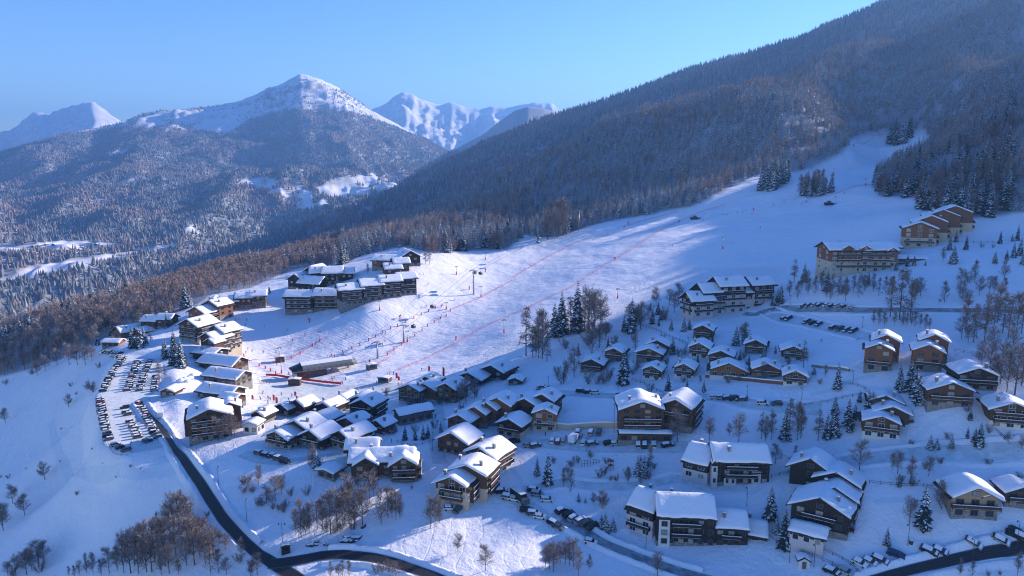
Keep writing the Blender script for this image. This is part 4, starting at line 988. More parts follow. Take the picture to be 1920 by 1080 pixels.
road('upper_road', [(1395,588),(1415,590),(1440,582),(1470,578),(1520,579),(1570,580),(1640,582),(1720,582),(1800,582),(1870,583),(1960,586)], 4.6, M['slush'], .1, .4)
road('hamlet_road', [(1440,584),(1475,598),(1520,606),(1570,618),(1610,627),(1640,634)], 6.0, M['packed'], .1, .5)
road('middle_road', [(1005,735),(1080,738),(1160,743),(1330,744),(1400,756),(1440,760),(1480,764),(1540,768)], 5.6, M['packed'], .1, .4)
road('village_lane', [(905,826),(960,829),(1020,831),(1090,836),(1160,838),(1230,838),(1290,838)], 6.6, M['packed'], .1, 0)
road('village_street', [(825,870),(818,830),(822,790),(818,750),(810,725)], 5.0, M['packed'], .1, 0)
road('residence_path', [(985,918),(1050,905),(1100,910),(1160,912),(1230,905),(1270,898),(1320,912),(1400,915)], 3.2, M['packed'], .1, .35)
road('top_lane', [(1570,868),(1640,858),(1720,851),(1800,850),(1860,848),(1950,842)], 6.0, M['packed'], .1, .5)
M['groove'] = m_packed('footpath_snow', (0.70, 0.73, 0.82), (0.78, 0.80, 0.87))
strip('footpath', [(95,790),(102,825),(110,850),(122,872),(150,885),(200,890),(260,892),(330,884)], 2.8, M['groove'], .05)
strip('lower_lane', [(455,850),(490,862),(540,866),(590,858),(640,852)], 4.6, M['packed'], .08)
def lot(name, poly, m, off=.07):
    """an area of cleared ground laid on the terrain"""
    W = [hit(*p) for p in poly]; P = [(w.x, w.y) for w in W]
    x0, x1 = min(p[0] for p in P), max(p[0] for p in P); y0, y1 = min(p[1] for p in P), max(p[1] for p in P)
    st = 1.0; nx, ny = int((x1 - x0) / st) + 2, int((y1 - y0) / st) + 2
    X, Y = np.meshgrid(x0 + np.arange(nx) * st, y0 + np.arange(ny) * st, indexing='ij')
    wob = .8
    ins = inpoly(X + fbm(X / 3, Y / 3, 2, 7) * wob, Y + fbm(X / 3, Y / 3, 2, 8) * wob, P)
    Z = ground_z(X, Y) + off
    cell = ins[:-1, :-1] & ins[1:, :-1] & ins[:-1, 1:] & ins[1:, 1:]
    a = (np.arange(nx * ny).reshape(nx, ny)[:-1, :-1])[cell]
    Fq = np.stack([a, a + ny, a + ny + 1, a + 1], 1)
    o = link(name, mesh_np(name, np.stack([X, Y, Z], -1).reshape(-1, 3), Fq, 4, [m], None, True)); tag(o, kind='structure')
lot('car_park_ground', [(188,742),(196,790),(203,832),(244,852),(300,842),(330,838),(300,790),(282,760),(290,735),(300,700),(296,672),(232,668),(205,720)], M['trodden'])
lot('village_yard', [(995,838),(1040,818),(1120,822),(1130,838),(1010,842)], M['trodden'], .12)
lot('hotel_yard', [(940,940),(985,925),(1035,958),(1120,995),(1140,1020),(1080,1000),(1000,972)], M['trodden'], .06)
lot('snow_front', [(480,735),(520,760),(620,745),(720,745),(790,735),(800,715),(660,722),(560,715),(490,705)], M['trodden'], .05)
# dark rocks showing through the bank above the curved road
M['rock'] = m_plain('bank_rock', (0.03, 0.028, 0.03), (0.09, 0.085, 0.085), 1.2)
def rock(px, py, w, h, label, seed):
    p = hit(px, py); s = mpp(p); R = random.Random(seed); bm = bmesh.new(); bmesh.ops.create_icosphere(bm, subdivisions=3, radius=1)
    for v in bm.verts:
        k = 1 + .5 * float(fbm(np.array(v.co.x * 1.7 + seed), np.array(v.co.y * 1.7 + v.co.z * 1.3), 3, 4)); v.co = Vector((v.co.x * k * w * s / 2, v.co.y * k * w * s * .3, v.co.z * k * h * s * .55))
    me = bpy.data.meshes.new('rock'); bm.to_mesh(me); bm.free(); me.materials.append(M['rock']); me.materials.append(M['snow'])
    for f in me.polygons: f.material_index = 1 if f.normal.z > .72 else 0
    tag(link('rock', me, None, (p.x, p.y, p.z), rad(R.uniform(15, 35))), label, 'rock', 'dark rocks in the bank above the curved road')
rock(660, 1010, 40, 14, 'long dark slanting rock in the snow bank above the curved road', 1)
rock(682, 988, 12, 8, 'small round dark rock at the upper end of the long slanting rock', 2)
rock(590, 1020, 26, 10, 'broken dark rock partly under snow, left of the long slanting rock', 3)
rock(612, 1022, 12, 7, 'little dark rock between the broken rock and the long slanting rock', 4)

for i, pth in enumerate([[(1110,700),(1160,690),(1215,690),(1260,712),(1300,715)],[(1270,620),(1285,650),(1300,680),(1330,700)],[(1400,672),(1440,680),(1480,690),(1530,700)],[(1640,705),(1600,712),(1560,730),(1520,740)],[(1660,835),(1690,842),(1740,800),(1775,780)],[(1560,905),(1500,880),(1440,905),(1400,930)],[(1640,940),(1700,938),(1770,960)],[(855,960),(900,950),(940,945)],[(700,905),(660,895),(630,880),(600,870)],[(930,820),(920,850),(960,880),(985,915)],[(1230,840),(1290,800),(1330,770),(1345,748)],[(1700,720),(1720,745),(1700,790),(1690,840)]]):
    strip('trodden_path', pth, 1.7, M['groove'], .045)
# ------------------------------------------------------------------ cars
def paint(name, c):
    m = mat(name, c, .35, .0, .5); return m
PAINT = {'black': paint('black_car_paint', (0.012, 0.012, 0.014)), 'grey': paint('grey_car_paint', (0.11, 0.115, 0.125)), 'silver': paint('silver_car_paint', (0.38, 0.39, 0.41)), 'white': paint('white_car_paint', (0.72, 0.72, 0.73)), 'blue': paint('blue_car_paint', (0.02, 0.045, 0.12)), 'red': paint('red_car_paint', (0.22, 0.02, 0.02))}
M['tyre'] = mat('tyre_rubber', (0.02, 0.02, 0.02), .9); M['carglass'] = mat('car_glass', (0.015, 0.018, 0.022), .08, 0, .6); M['lamp'] = mat('headlamp_glass', (0.6, 0.6, 0.62), .2); M['tail'] = mat('tail_lamp', (0.25, 0.01, 0.01), .3)
def car_parts(kind):
    L, W = {'hatch': (4.1, 1.75), 'suv': (4.5, 1.85), 'van': (5.2, 2.0), 'estate': (4.7, 1.8)}[kind]
    lo = [(-L/2, .32), (L/2, .32), (L/2, .62), (L/2 - .1, .80), (L/2 - .95, .95), (-L/2 + .12, .98), (-L/2, .75)]
    hh = {'hatch': 1.45, 'suv': 1.68, 'van': 2.2, 'estate': 1.48}[kind]
    if kind == 'van': lo = [(-L/2, .32), (L/2, .32), (L/2, .8), (L/2 - .2, 1.0), (L/2 - .7, 1.12), (-L/2, 1.12)]
    fr = L/2 - (.75 if kind == 'van' else .95); bk = -L/2 + (.05 if kind == 'van' else .14)
    z0 = 1.11 if kind == 'van' else .94
    gl = [(bk, z0), (fr, z0), (fr - (.45 if kind == 'van' else .7), hh - .06), (bk + {'hatch': .35, 'suv': .25, 'van': .06, 'estate': .4}[kind], hh - .06)]
    b = MB(); b.prism(lo, -W/2, W/2)
    rf = [(gl[3][0] - .05, hh - .07), (gl[2][0] + .05, hh - .07), (gl[2][0] - .1, hh), (gl[3][0] + .1, hh)]; b.prism(rf, -W/2 + .16, W/2 - .16)
    for t in (.28, .62):
        x = gl[0][0] + (gl[1][0] - gl[0][0]) * t; b.box(x - .05, x + .05, -W/2 + .075, W/2 - .075, z0 - .02, hh - .05)
    for sy in (-1, 1):
        b.box(fr - .25, fr - .05, sy * (W/2 + .09) - .08, sy * (W/2 + .09) + .08, z0 - .02, z0 + .14)
        b.box(L/2 - .06, L/2 + .012, sy * (W/2 - .3) - .2, sy * (W/2 - .3) + .2, .6, .74, 1); b.box(-L/2 - .012, -L/2 + .06, sy * (W/2 - .22) - .14, sy * (W/2 - .22) + .14, .66, .9, 2)
    g = MB(); g.prism(gl, -W/2 + .1, W/2 - .1)
    s = MB(); u0, u1 = rf[3][0] - .05, rf[2][0] + .05
    s.prism([(u0, hh + .003), (u1, hh + .003), (u1 - .1, hh + .13), (u0 + .25, hh + .17)], -W/2 + .2, W/2 - .2)
    if kind != 'van': s.prism([(fr + .02, .955), (L/2 - .25, .85), (L/2 - .3, .93), (fr + .1, 1.04)], -W/2 + .12, W/2 - .12)
    w = MB(); w.tube((0, -.11, 0), (0, .11, 0), .33, .33, 12)
    return b, g, s, w, L, W
CARP = {k: car_parts(k) for k in ('hatch', 'suv', 'van', 'estate')}
_cm = {}
def car_mesh(kind, col):
    if (kind, col) not in _cm:
        b, g, s, w, L, W = CARP[kind]; _cm[kind, col] = b.mesh('body', [PAINT[col], M['lamp'], M['tail']])
    if kind not in _cm: b, g, s, w, L, W = CARP[kind]; _cm[kind] = (g.mesh('window', M['carglass']), s.mesh('snow_cover', M['snow']), w.mesh('wheel', M['tyre'], True))
    return _cm[kind, col], _cm[kind]
def car_one(kind, col, snow):
    k = ('one', kind, col, snow)
    if k not in _cm:
        b, g, s, w, L, W = CARP[kind]; m = MB(); mats = [PAINT[col], M['carglass'], M['snow'], M['tyre'], M['lamp'], M['tail']]
        for src, mi in ((b, None), (g, 1), (s, 2)):
            if src is s and not snow: continue
            o = len(m.v); m.v += src.v; m.f += [tuple(i + o for i in f) for f in src.f]; m.m += [({0: 0, 1: 4, 2: 5}[q] if mi is None else mi) for q in src.m]
        for sx in (-1, 1):
            for sy in (-1, 1): m.tube((sx * L * .31, sy * (W/2 - .1) - .11, .33), (sx * L * .31, sy * (W/2 - .1) + .11, .33), .33, .33, 8, 3)
        _cm[k] = m.mesh('car', mats)
    return _cm[k]
ORD = 'first second third fourth fifth sixth seventh eighth ninth tenth eleventh twelfth thirteenth fourteenth fifteenth sixteenth seventeenth eighteenth nineteenth twentieth twenty-first twenty-second twenty-third twenty-fourth twenty-fifth twenty-sixth twenty-seventh twenty-eighth twenty-ninth thirtieth thirty-first thirty-second thirty-third thirty-fourth thirty-fifth'.split()
WORDK = {'hatch': 'small car', 'suv': 'boxy car', 'van': 'van', 'estate': 'estate car'}
def car(p, rz, kind, col, label, group, snow=True, parts=True):
    up = Vector((gz(p.x - .8, p.y) - gz(p.x + .8, p.y), gz(p.x, p.y - .8) - gz(p.x, p.y + .8), 1.6)).normalized()
    q = up.to_track_quat('Z', 'Y'); rot = (Matrix.Rotation(0, 3, 'Z'))
    f = Vector((math.cos(rz), math.sin(rz), 0)); f = (f - up * f.dot(up)).normalized(); l = up.cross(f)
    mx = Matrix((f, l, up)).transposed().to_4x4(); mx.translation = Vector((p.x, p.y, gz(p.x, p.y) + .1))
    cat = 'van' if kind == 'van' else 'car'
    if parts:
        r = empty('parked_car' if kind != 'van' else 'parked_van', (0, 0, 0)); r.matrix_world = mx; tag(r, label, cat, group)
        b, (g, s, w) = car_mesh(kind, col); link('body', b, r); link('window', g, r)
        if snow: link('snow_cover', s, r)
        L, W = CARP[kind][4:]
        for sx in (-1, 1):
            for sy in (-1, 1): link('wheel', w, r, (sx * L * .31, sy * (W/2 - .1), .33))
    else:
        r = link('parked_car' if kind != 'van' else 'parked_van', car_one(kind, col, snow)); r.matrix_world = mx @ Matrix.Scale(.84, 4); tag(r, label, cat, group)
    return r
COLS = ['black'] * 5 + ['grey'] * 4 + ['blue'] * 2 + ['silver'] * 3 + ['white'] * 3 + ['red']
def row(px, place, end, group, gap=3.3, turn=90, parts=False, snowp=.8, n=None, skip=.06, both=False):
    P = [hit(*p) for p in px]; Ls = [(P[i + 1] - P[i]).length for i in range(len(P) - 1)]; T = sum(Ls)
    n = n or max(1, int(T / gap)); c = 0
    for i in range(n):
        if n > 4 and rng.random() < skip: continue
        d = (i + .5) / n * T; k = 0
        while k < len(Ls) - 1 and d > Ls[k]: d -= Ls[k]; k += 1
        p = P[k] + (P[k + 1] - P[k]) * (d / max(Ls[k], .01)); v = P[k + 1] - P[k]
        rz = math.atan2(v.y, v.x) + rad(turn) + rng.uniform(-.06, .06) + (math.pi if rng.random() < .4 else 0)
        kind = rng.choice(['hatch', 'hatch', 'suv', 'suv', 'estate', 'estate'] if n > 6 else ['hatch', 'suv', 'estate']); col = rng.choice(COLS)
        sn = rng.random() < snowp
        label = f"{col} {WORDK[kind]}, {ORD[c]} from {end} in {place}" if n > 1 else f"{col} {WORDK[kind]} {place}"
        car(p, rz, kind, col, label, group, sn, parts); c += 1
G1 = 'cars parked in the long car park on the left'
row([(232,672),(216,692),(203,714),(192,736)], "the car park's upper outer row", 'the far end', G1)
row([(187,748),(191,772),(197,800),(204,828)], "the car park's lower outer row", 'the far end', G1)
row([(212,834),(226,842),(242,848)], "the curved row at the near corner", 'the left', G1, turn=80)
row([(258,678),(249,705),(238,735)], "the car park's upper middle left row", 'the far end', G1)
row([(281,676),(270,705),(260,735)], "the car park's upper middle right row", 'the far end', G1)
row([(233,764),(246,795),(260,824)], "the car park's lower middle left row", 'the far end', G1)
row([(264,764),(280,795),(297,824)], "the car park's lower middle right row", 'the far end', G1)
row([(292,706),(289,735)], 'the roadside car park row', 'the far end', G1)
row([(268,830),(284,826)], 'the pair nearest the middle rows', 'the left', G1, n=2)
row([(190,660),(228,664)], 'the row below the brick red chalet', 'the left', 'cars parked below the brick red chalet')
row([(212,668),(234,672)], 'the second row below the brick red chalet', 'the left', 'cars parked below the brick red chalet')
row([(259,757),(262,757)], 'alone in the gap between the middle rows of the car park', '', G1, n=1)
G2 = 'cars parked in the yard beside the cream walled hotel'
for x, y, k, c, t, lb in [(1001,921,'estate','black',-10,'black estate car behind the dark lorry in the hotel yard'), (1007,929,'suv','silver',-10,'silver car next to the black estate car in the hotel yard'), (1025,939,'estate','white',0,'white car alone below the big spruces in the hotel yard'), (964,938,'hatch','white',-15,'white car cut off beside the dark lorry'),
  (988,959,'estate','black',-8,'black car, upper left of a slanting trio in the hotel yard'), (1000,965,'estate','grey',-8,'grey car in the middle of the slanting trio'), (1012,971,'hatch','white',-8,'white car, lower right of the slanting trio'),
  (1052,960,'suv','black',40,'black boxy car at the upper end of the slanting line'), (1066,967,'suv','black',40,'second black boxy car in the slanting line'), (1076,973,'estate','silver',40,'silver car third in the slanting line'), (1088,978,'estate','silver',40,'pale silver car fourth in the slanting line'), (1099,983,'estate','grey',40,'grey car fifth in the slanting line'), (1111,989,'estate','black',40,'black car at the lower end of the slanting line'),
  (1038,984,'estate','black',-35,'black car opposite the slanting line, upper of two'), (1046,990,'hatch','grey',-35,'grey car opposite the slanting line, lower of two'), (1107,1019,'hatch','white',-20,'snow covered white car by the bare trees at the yard mouth')]:
    car(hit(x, y), rad(t), k, c, lb, G2, rng.random() < .6)
G3 = 'cars along the village lane'
for x, y, k, c, t, lb in [(1035,828,'hatch','white',80,'white car left of the white lorry on the lit yard'), (1046,830,'hatch','red',80,'red car directly left of the white lorry'), (1056,830,'hatch','silver',80,'silver car touching the white lorry\'s left side'), (1094,832,'hatch','white',70,'white car among the people right of the white lorry'), (1108,813,'suv','silver',75,'silver boxy car under the lane wall, left of two'), (1123,813,'suv','grey',75,'grey boxy car under the lane wall, right of two'), (1084,812,'suv','silver',75,'snowy silver car behind the white lorry'),
  (1111,834,'estate','grey',5,'grey car on the lane right of the lit yard'), (1142,833,'hatch','black',5,'black car before the canopy of the tall hotel, left'), (1155,834,'hatch','silver',5,'silver car before the canopy of the tall hotel, right'), (1197,836,'suv','silver',80,'silver car under the bare larch by the lane'), (1209,836,'suv','black',80,'black car under the bare larch by the lane'), (1226,836,'suv','white',80,'white car right of the bare larch by the lane'), (1252,837,'estate','black',5,'black car at the right end of the lane'), (964,830,'estate','black',10,'black car at the left end of the lane'), (1004,838,'estate','grey',20,'grey snowy car by the lane bend, right'), (990,837,'hatch','silver',20,'silver snowy car by the lane bend, left'),
  (940,830,'hatch','black',70,'black car below the blue roofed chalet, left'), (950,830,'hatch','grey',70,'grey car below the blue roofed chalet, right')]:
    car(hit(x, y), rad(t), k, c, lb, G3, rng.random() < .6)
G4 = 'cars on the hamlet road'
row([(1469,597),(1482,600)], 'the pair topmost on the hamlet road', 'the left', G4, n=2, parts=True)
row([(1507,604),(1541,611)], 'the trio on the hamlet road', 'the left', G4, n=3, parts=True)
row([(1557,615),(1607,623)], 'the lower row on the hamlet road', 'the left', G4, n=4, parts=True)
row([(1500,576),(1600,578)], 'the huddle of cars on the upper road', 'the left', 'cars huddled on the upper road', n=9, turn=60)
G5 = 'cars on the middle road'
row([(1008,729),(1030,729)], 'the dark trio by the shed', 'the left', G5, n=3)
row([(1083,735),(1124,739)], 'the trio on the middle road', 'the left', G5, n=3, parts=True, turn=10)
row([(1155,742),(1160,742)], 'half hidden behind the tall hotel roof', '', G5, n=1)
row([(1325,745),(1397,752)], 'the line right of the round balcony wing', 'the left', G5, n=6, turn=25, parts=True)
row([(1429,758),(1432,758)], 'alone at the end of the middle road', '', G5, n=1, turn=0, parts=True)
row([(1455,759),(1458,759)], 'alone beside the thin lamp post', '', G5, n=1, turn=0, parts=True)
G6 = 'cars beside the black road at the lower right'
for x, y, k, c, t, lb in [(1560,1074,'estate','black',-52,'black car right of the tiny white hut, left of two'), (1585,1074,'estate','silver',-52,'silver car right of the tiny white hut, right of two'), (1612,1058,'hatch','white',-52,'white snow covered car, left of a pair by the black road'), (1631,1056,'hatch','silver',-52,'silver snow covered car, right of a pair by the black road'), (1650,1052,'estate','grey',-48,'grey car standing next to the snow covered pair'), (1680,1042,'estate','blue',-40,'dark blue car between the grey car and the double cars'), (1742,1035,'estate','black',-45,'black car below the round bin'), (1762,1035,'hatch','blue',-45,'dark blue low car touching the black car below the round bin'), (1824,1020,'estate','silver',-50,'snowy silver car, slanting, below the pale timber chalet'), (1875,1014,'estate','silver',-45,'silver car right of the slanting snowy one'), (1905,1000,'suv','black',-40,'black boxy car in the huddle at the right edge'), (1912,1008,'suv','grey',-40,'grey boxy car in the huddle at the right edge'), (1899,1004,'hatch','black',-40,'small black car in the huddle at the right edge')]:
    car(hit(x, y), rad(t), k, c, lb, G6, 'snow' in lb or rng.random() < .4)
G7 = 'cars around the village core'
for x, y, k, c, t, lb in [(487,852,'estate','grey',-30,'grey snowy car, first of the row below the village core'), (500,856,'estate','black',-30,'black snowy car, second of the row below the village core'), (513,858,'estate','black',-30,'black snowy car, third of the row below the village core'), (523,863,'suv','grey',-30,'grey boxy car below the row, before the snowy larch'), (535,868,'suv','black',-30,'black boxy car left of the square stone hut'), (843,947+8,'hatch','white',10,'white snow covered car at the foot of the cream walled hotel'), (860,957,'estate','grey',60,'grey car beside the gable of the cream walled hotel'), (939,923,'estate','black',10,'black car with snowy roof right of the cream walled hotel'), (952,935,'suv','silver',-10,'snowed in silver car by the bank right of the cream walled hotel')]:
    car(hit(x, y), rad(t), k, c, lb, G7, 'snow' in lb)
def truck(px, py, rz, L, H, col, name, label, cat):
    p = hit(px, py); r = empty(name, (p.x, p.y, gz(p.x, p.y) + .1), rad(rz)); tag(r, label, cat)
    m = MB(); m.box(-L/2, L/2 - 1.9, -1.15, 1.15, .75, H); m.build('cargo_box', PAINT[col], r)
    m = MB(); m.prism([(L/2 - 1.8, .5), (L/2, .5), (L/2, 1.4), (L/2 - .35, 2.3), (L/2 - 1.8, 2.4)], -1.05, 1.05); m.build('cab', PAINT['white' if col == 'white' else 'grey'], r)
    m = MB(); m.prism([(L/2 - .02, 1.45), (L/2 + .03, 1.45), (L/2 - .28, 2.2), (L/2 - .33, 2.2)], -.95, .95); m.build('windscreen', M['carglass'], r)
    m = MB(); m.box(-L/2 + .1, L/2 - 2.0, -1.05, 1.05, H + .003, H + .16); m.build('snow_cover', M['snow'] if col == 'white' else M['trodden'], r)
    w = MB(); w.tube((0, -.14, 0), (0, .14, 0), .45, .45, 12); wm = w.mesh('wheel', M['tyre'])
    for sx in (-L * .3, L * .34):
        for sy in (-1, 1): link('wheel', wm, r, (sx, sy * .98, .45))
truck(975, 940, -58, 8.5, 3.2, 'black', 'lorry', 'long dark lorry with a pale roof in the hotel yard', 'lorry')
truck(1076, 829, 65, 6.0, 3.0, 'white', 'lorry', 'white box lorry among people on the lit village yard', 'lorry')
truck(301, 782, 115, 6.5, 2.7, 'white', 'minibus', 'white minibus driving down the main road beside the car park', 'bus')
# ------------------------------------------------------------------ single trees and bushes
KIND = {'s': ('spruce', 'spruce_tree', 'tree', 'spruce', 'snow dusted spruce', 10), 'n': ('snowspruce', 'spruce_tree', 'tree', 'spruce', 'snow laden conifer', 10), 'l': ('larch', 'larch_tree', 'tree', 'larch', 'bare brown larch tree', 10),
        'b': ('broad', 'bare_tree', 'tree', 'tree', 'bare round crowned tree', 10), 'c': ('column', 'bare_tree', 'tree', 'tree', 'bare slender tree', 10), 'u': ('bush', 'bush', 'bush', 'bush', 'bare twiggy bush', 5)}
def plant(kind, p, h, label, group, seed):
    src, name, cat, _, _, base = KIND[kind]
    R = random.Random(seed); tr, cr = R.choice(TM[src]); s = h / base
    r = empty(name, (p.x, p.y, gz(p.x, p.y)), R.uniform(0, 6.28)); tag(r, label, cat, group)
    w = s * R.uniform(.92, 1.1); r.scale = (w, w, s)
    link('trunk' if kind != 'u' else 'stem', tr, r); link('crown', cr, r)
    return r
ORDW = ORD
def grove(place, ox, oy, items, sc=4.0):
    cnt = {}
    its = sorted(items, key=lambda t: t[1])
    tot = {}
    for k, x, y, h in its: tot[KIND[k][4]] = tot.get(KIND[k][4], 0) + 1
    for k, x, y, h in its:
        px, py = ox + x / sc, oy + y / sc
        p = hit(px, min(py, 1120)); n_ = 0
        while on_built(p, .8) and n_ < 14: n_ += 1; p = hit(px + (n_ % 2 * 2 - 1) * n_ * 1.5, min(py + n_ * 1.5, 1120))
        w = KIND[k][4]; c = cnt.get(w, 0); cnt[w] = c + 1
        lab = f"{w} {place}" + (f", {ORDW[min(c, 34)]} from the left" if tot[w] > 1 else '')
        plant(k, p, h / sc * mpp(p) * 1.04, lab, f"trees {place}", int(px * 7 + py * 13))
grove('in the clump below the ski slope', 960, 560, [('l',105,430,400),('l',155,445,260),('c',200,445,330),('c',230,450,380),('l',262,470,250),('s',320,280,250),('s',375,265,330),('s',490,250,380),('b',575,250,340),('l',545,240,330),('b',620,240,300),('b',665,235,260),('c',600,430,270),('b',655,370,190),('u',430,270,120),('s',345,290,230),('l',440,260,300),('c',180,440,240),('b',700,300,120)])
grove('by the path above the hamlet', 960, 560, [('s',895,255,260),('b',965,230,210),('s',1050,190,110),('s',1100,205,70),('s',1120,160,90),('s',1150,150,60),('n',1195,240,90),('n',1290,245,110),('n',1330,230,90),('b',930,240,190)])
grove('left of the pink residence', 960, 560, [('b',1080,55,140),('b',1220,105,150),('b',1250,40,150),('b',1180,50,120)])
grove('among the small chalets', 960, 560, [('l',925,400,175),('s',1205,415,135),('s',835,640,270),('s',860,560,160),('u',380,640,180),('b',465,590,210),('u',570,640,110),('u',640,640,140),('u',690,640,120),('u',740,590,100),('u',340,570,90),('u',930,540,60),('n',1680,350,150),('n',1745,330,140),('b',1740,335,160),('s',1710,455,80),('s',1775,510,95),('n',1890,460,110),('b',1900,590,130),('u',1360,480,40)])
grove('beside the middle road', 960, 560, [('s',1170,690,130),('s',1312,705,110),('s',1438,700,95),('c',1410,640,70),('u',1035,700,90)])
grove('right of the round balcony wing', 960, 560, [('b',1240,1075,240),('b',1480,1060,170),('b',1700,1080,210),('b',1630,1030,100),('l',1870,1050,220),('c',1900,1070,200)])
grove('alone on the snow above the shed', 960, 560, [('s',35,540,40)])
grove('before the reddish twin chalets', 1440, 560, [('s',985,680,200),('s',1060,700,260),('s',1130,720,240),('s',1200,710,230),('n',1165,765,170),('s',1000,700,150)])
grove('on the field below the right chalets', 1440, 560, [('s',520,680,205),('s',685,775,100),('n',345,570,80),('s',795,840,220),('n',500,870,150),('s',600,950,210),('s',650,900,120),('s',615,1000,170),('s',500,1030,240),('s',440,1050,190),('s',125,1060,250),('l',375,1065,260),('l',155,1050,330),('c',220,1060,300),('c',25,1060,230),('l',265,520,230),('c',430,590,100),('l',865,800,200),('c',245,1050,240),('n',480,1000,150),('b',400,330,30)])
grove('in the wood right of the chalets', 1440, 560, [('c',1480,250,280),('l',1540,330,300),('l',1620,330,350),('c',1720,180,300),('l',1800,300,350),('c',1860,280,330),('b',1600,520,200),('b',1660,540,220),('c',1740,640,300),('c',1790,700,350),('b',1850,720,380),('l',1900,650,340),('c',1560,240,200),('b',1450,300,160),('b',1500,330,130),('b',1680,420,200),('b',1580,600,160),('l',1690,250,300),('l',1760,260,330),('c',1640,220,260),('l',1900,260,340),('b',1820,480,250),('c',1700,620,220)])
grove('in the birches by the hamlet road', 1440, 560, [('c',790,190,110),('c',830,200,130),('c',870,210,120),('l',915,140,330),('l',985,155,400),('l',1065,160,330),('c',950,200,110),('c',1010,205,120),('c',1040,210,110),('c',1100,215,120),('c',1140,220,110),('c',1180,225,110),('c',1210,230,90),('c',1075,200,100)])
grove('in the tree belt under the long hotel', 1440, 370, [('s',270,640,150),('l',195,640,190),('c',160,740,120),('c',220,760,130),('c',300,740,140),('s',440,700,170),('c',400,700,150),('c',480,720,150),('l',530,740,160),('c',580,780,180),('c',640,720,140),('l',680,750,170),('s',750,655,110),('c',720,710,130),('c',790,710,140),('l',830,740,150),('c',880,720,130),('c',920,760,170),('l',1100,740,130),('u',1290,785,40),('c',350,730,140),('c',250,700,120)])
grove('between the two hotels', 1440, 370, [('s',960,548,100),('s',1045,518,90),('s',1095,512,80),('s',1180,512,45),('n',1390,497,140),('c',1310,485,110),('s',1360,395,110),('s',1410,335,100),('s',1485,392,110)])
grove('right of the hotels', 1440, 370, [('s',1740,348,100),('s',1870,325,120),('s',1830,330,60),('s',1840,452,120),('s',1890,435,130),('n',1905,505,80),('n',1700,495,95),('s',1790,462,70),('u',1600,380,50),('u',1690,380,40)])
grove('right of the pink residence', 1440, 560, [('s',70,50,130),('s',30,55,90),('s',95,40,150)])
grove('above the big black residence', 1440, 810, [('s',305,230,120),('b',685,290,230),('b',55,240,150),('c',205,215,120)])
grove('in the row below the top lane', 1440, 810, [('b',970,315,185),('b',1205,330,155),('c',1070,385,210),('s',1065,388,65),('c',930,290,140)])
grove('above the top lane', 1440, 810, [('n',1215,130,120),('n',1265,130,95),('n',1375,128,110),('u',1080,98,50),('n',1060,95,50),('s',1585,110,190),('s',1550,80,120),('b',1900,130,110)])
grove('beside the big black residence', 1440, 810, [('s',118,872,310),('s',10,650,270),('n',60,760,140)])
grove('left of the pale timber chalet', 1440, 810, [('s',1160,720,330),('b',1060,690,220),('s',890,850,145),('c',1285,545,200),('c',1300,585,210),('u',1880,360,90)])
grove('beside the black road, lower right', 1440, 810, [('c',1440,1075,140),('c',1870,1075,190),('u',1650,1080,60),('c',1530,1080,120),('u',1740,1075,50)])
grove('by the snowy playground', 960, 810, [('s',190,325,150),('s',270,390,240),('c',440,455,190),('c',390,400,140),('n',940,330,150),('n',990,330,175),('l',1035,290,220),('u',780,370,80),('u',740,365,60),('c',870,400,150),('b',965,395,70)])
grove('left of the long white residence', 960, 810, [('b',615,550,100),('b',680,575,140),('n',500,520,70),('n',550,530,50),('n',700,745,160),('n',760,740,110),('n',670,720,110)])
grove('in the thicket below the hotel yard', 960, 810, [('b',310,1050,240),('b',360,985,170),('b',430,1000,200),('c',500,1078,210),('b',250,1010,170),('c',580,1030,120),('b',280,1030,200),('b',460,1010,210),('b',400,990,160)])
grove('beside the grey road', 960, 810, [('b',1090,1078,185)])
grove('in the hollow below the village core', 480, 810, [('b',145,520,200),('b',80,540,150),('b',190,470,150),('b',20,400,110),('u',45,555,100),('u',110,530,90),('u',1170,430,45)])
grove('in the thicket below the wide chalet', 480, 810, [('c',340,790,300),('c',400,760,250),('c',300,770,210),('c',500,740,250),('b',560,760,300),('b',610,740,330),('c',650,700,300),('c',700,680,330),('b',740,730,330),('b',800,700,280),('b',690,540,230),('c',770,480,180),('b',850,500,200),('c',880,480,220),('c',940,690,290),('c',990,650,250),('c',1050,660,250),('c',1080,650,200),('c',1020,640,240),('u',590,760,120),('u',720,730,130),('u',530,750,120),('b',460,730,230),('c',370,780,220),('u',640,740,140)])
grove('below the cream walled hotel', 480, 810, [('c',1310,720,260),('c',1350,710,240),('c',1375,680,200)])
grove('alone on the snow above the curved road', 480, 810, [('b',1515,900,150),('b',1720,1040,195)])
grove('inside the bend of the curved road', 480, 810, [('c',560,1080,120),('c',700,1080,130),('b',620,1085,100),('u',900,1060,110),('b',1050,1090,120),('b',1000,1085,130),('u',950,1050,100),('c',650,1080,130),('b',10,1070,170),('b',-30,1080,120)])
grove('before the front row of the village core', 480, 810, [('l',430,270,220),('n',455,272,150)])
grove('scattered on the left snowfield', 0, 810, [('b',335,358,140),('b',95,535,150),('b',185,625,170),('b',25,740,210),('b',10,700,160),('u',575,475,45),('u',60,350,50),('u',5,345,30),('u',195,280,20),('u',870,345,25),('u',690,135,25),('u',770,240,15),('u',980,265,30),('u',1055,280,20),('u',450,225,20),('u',120,550,40)])
grove('in the scrub at the lower left corner', 0, 810, [('b',120,1080,160),('b',200,1070,200),('b',290,1010,210),('b',330,980,160),('b',240,1040,170),('b',60,1080,120),('b',170,990,90),('u',300,1050,130),('u',100,1085,90)])
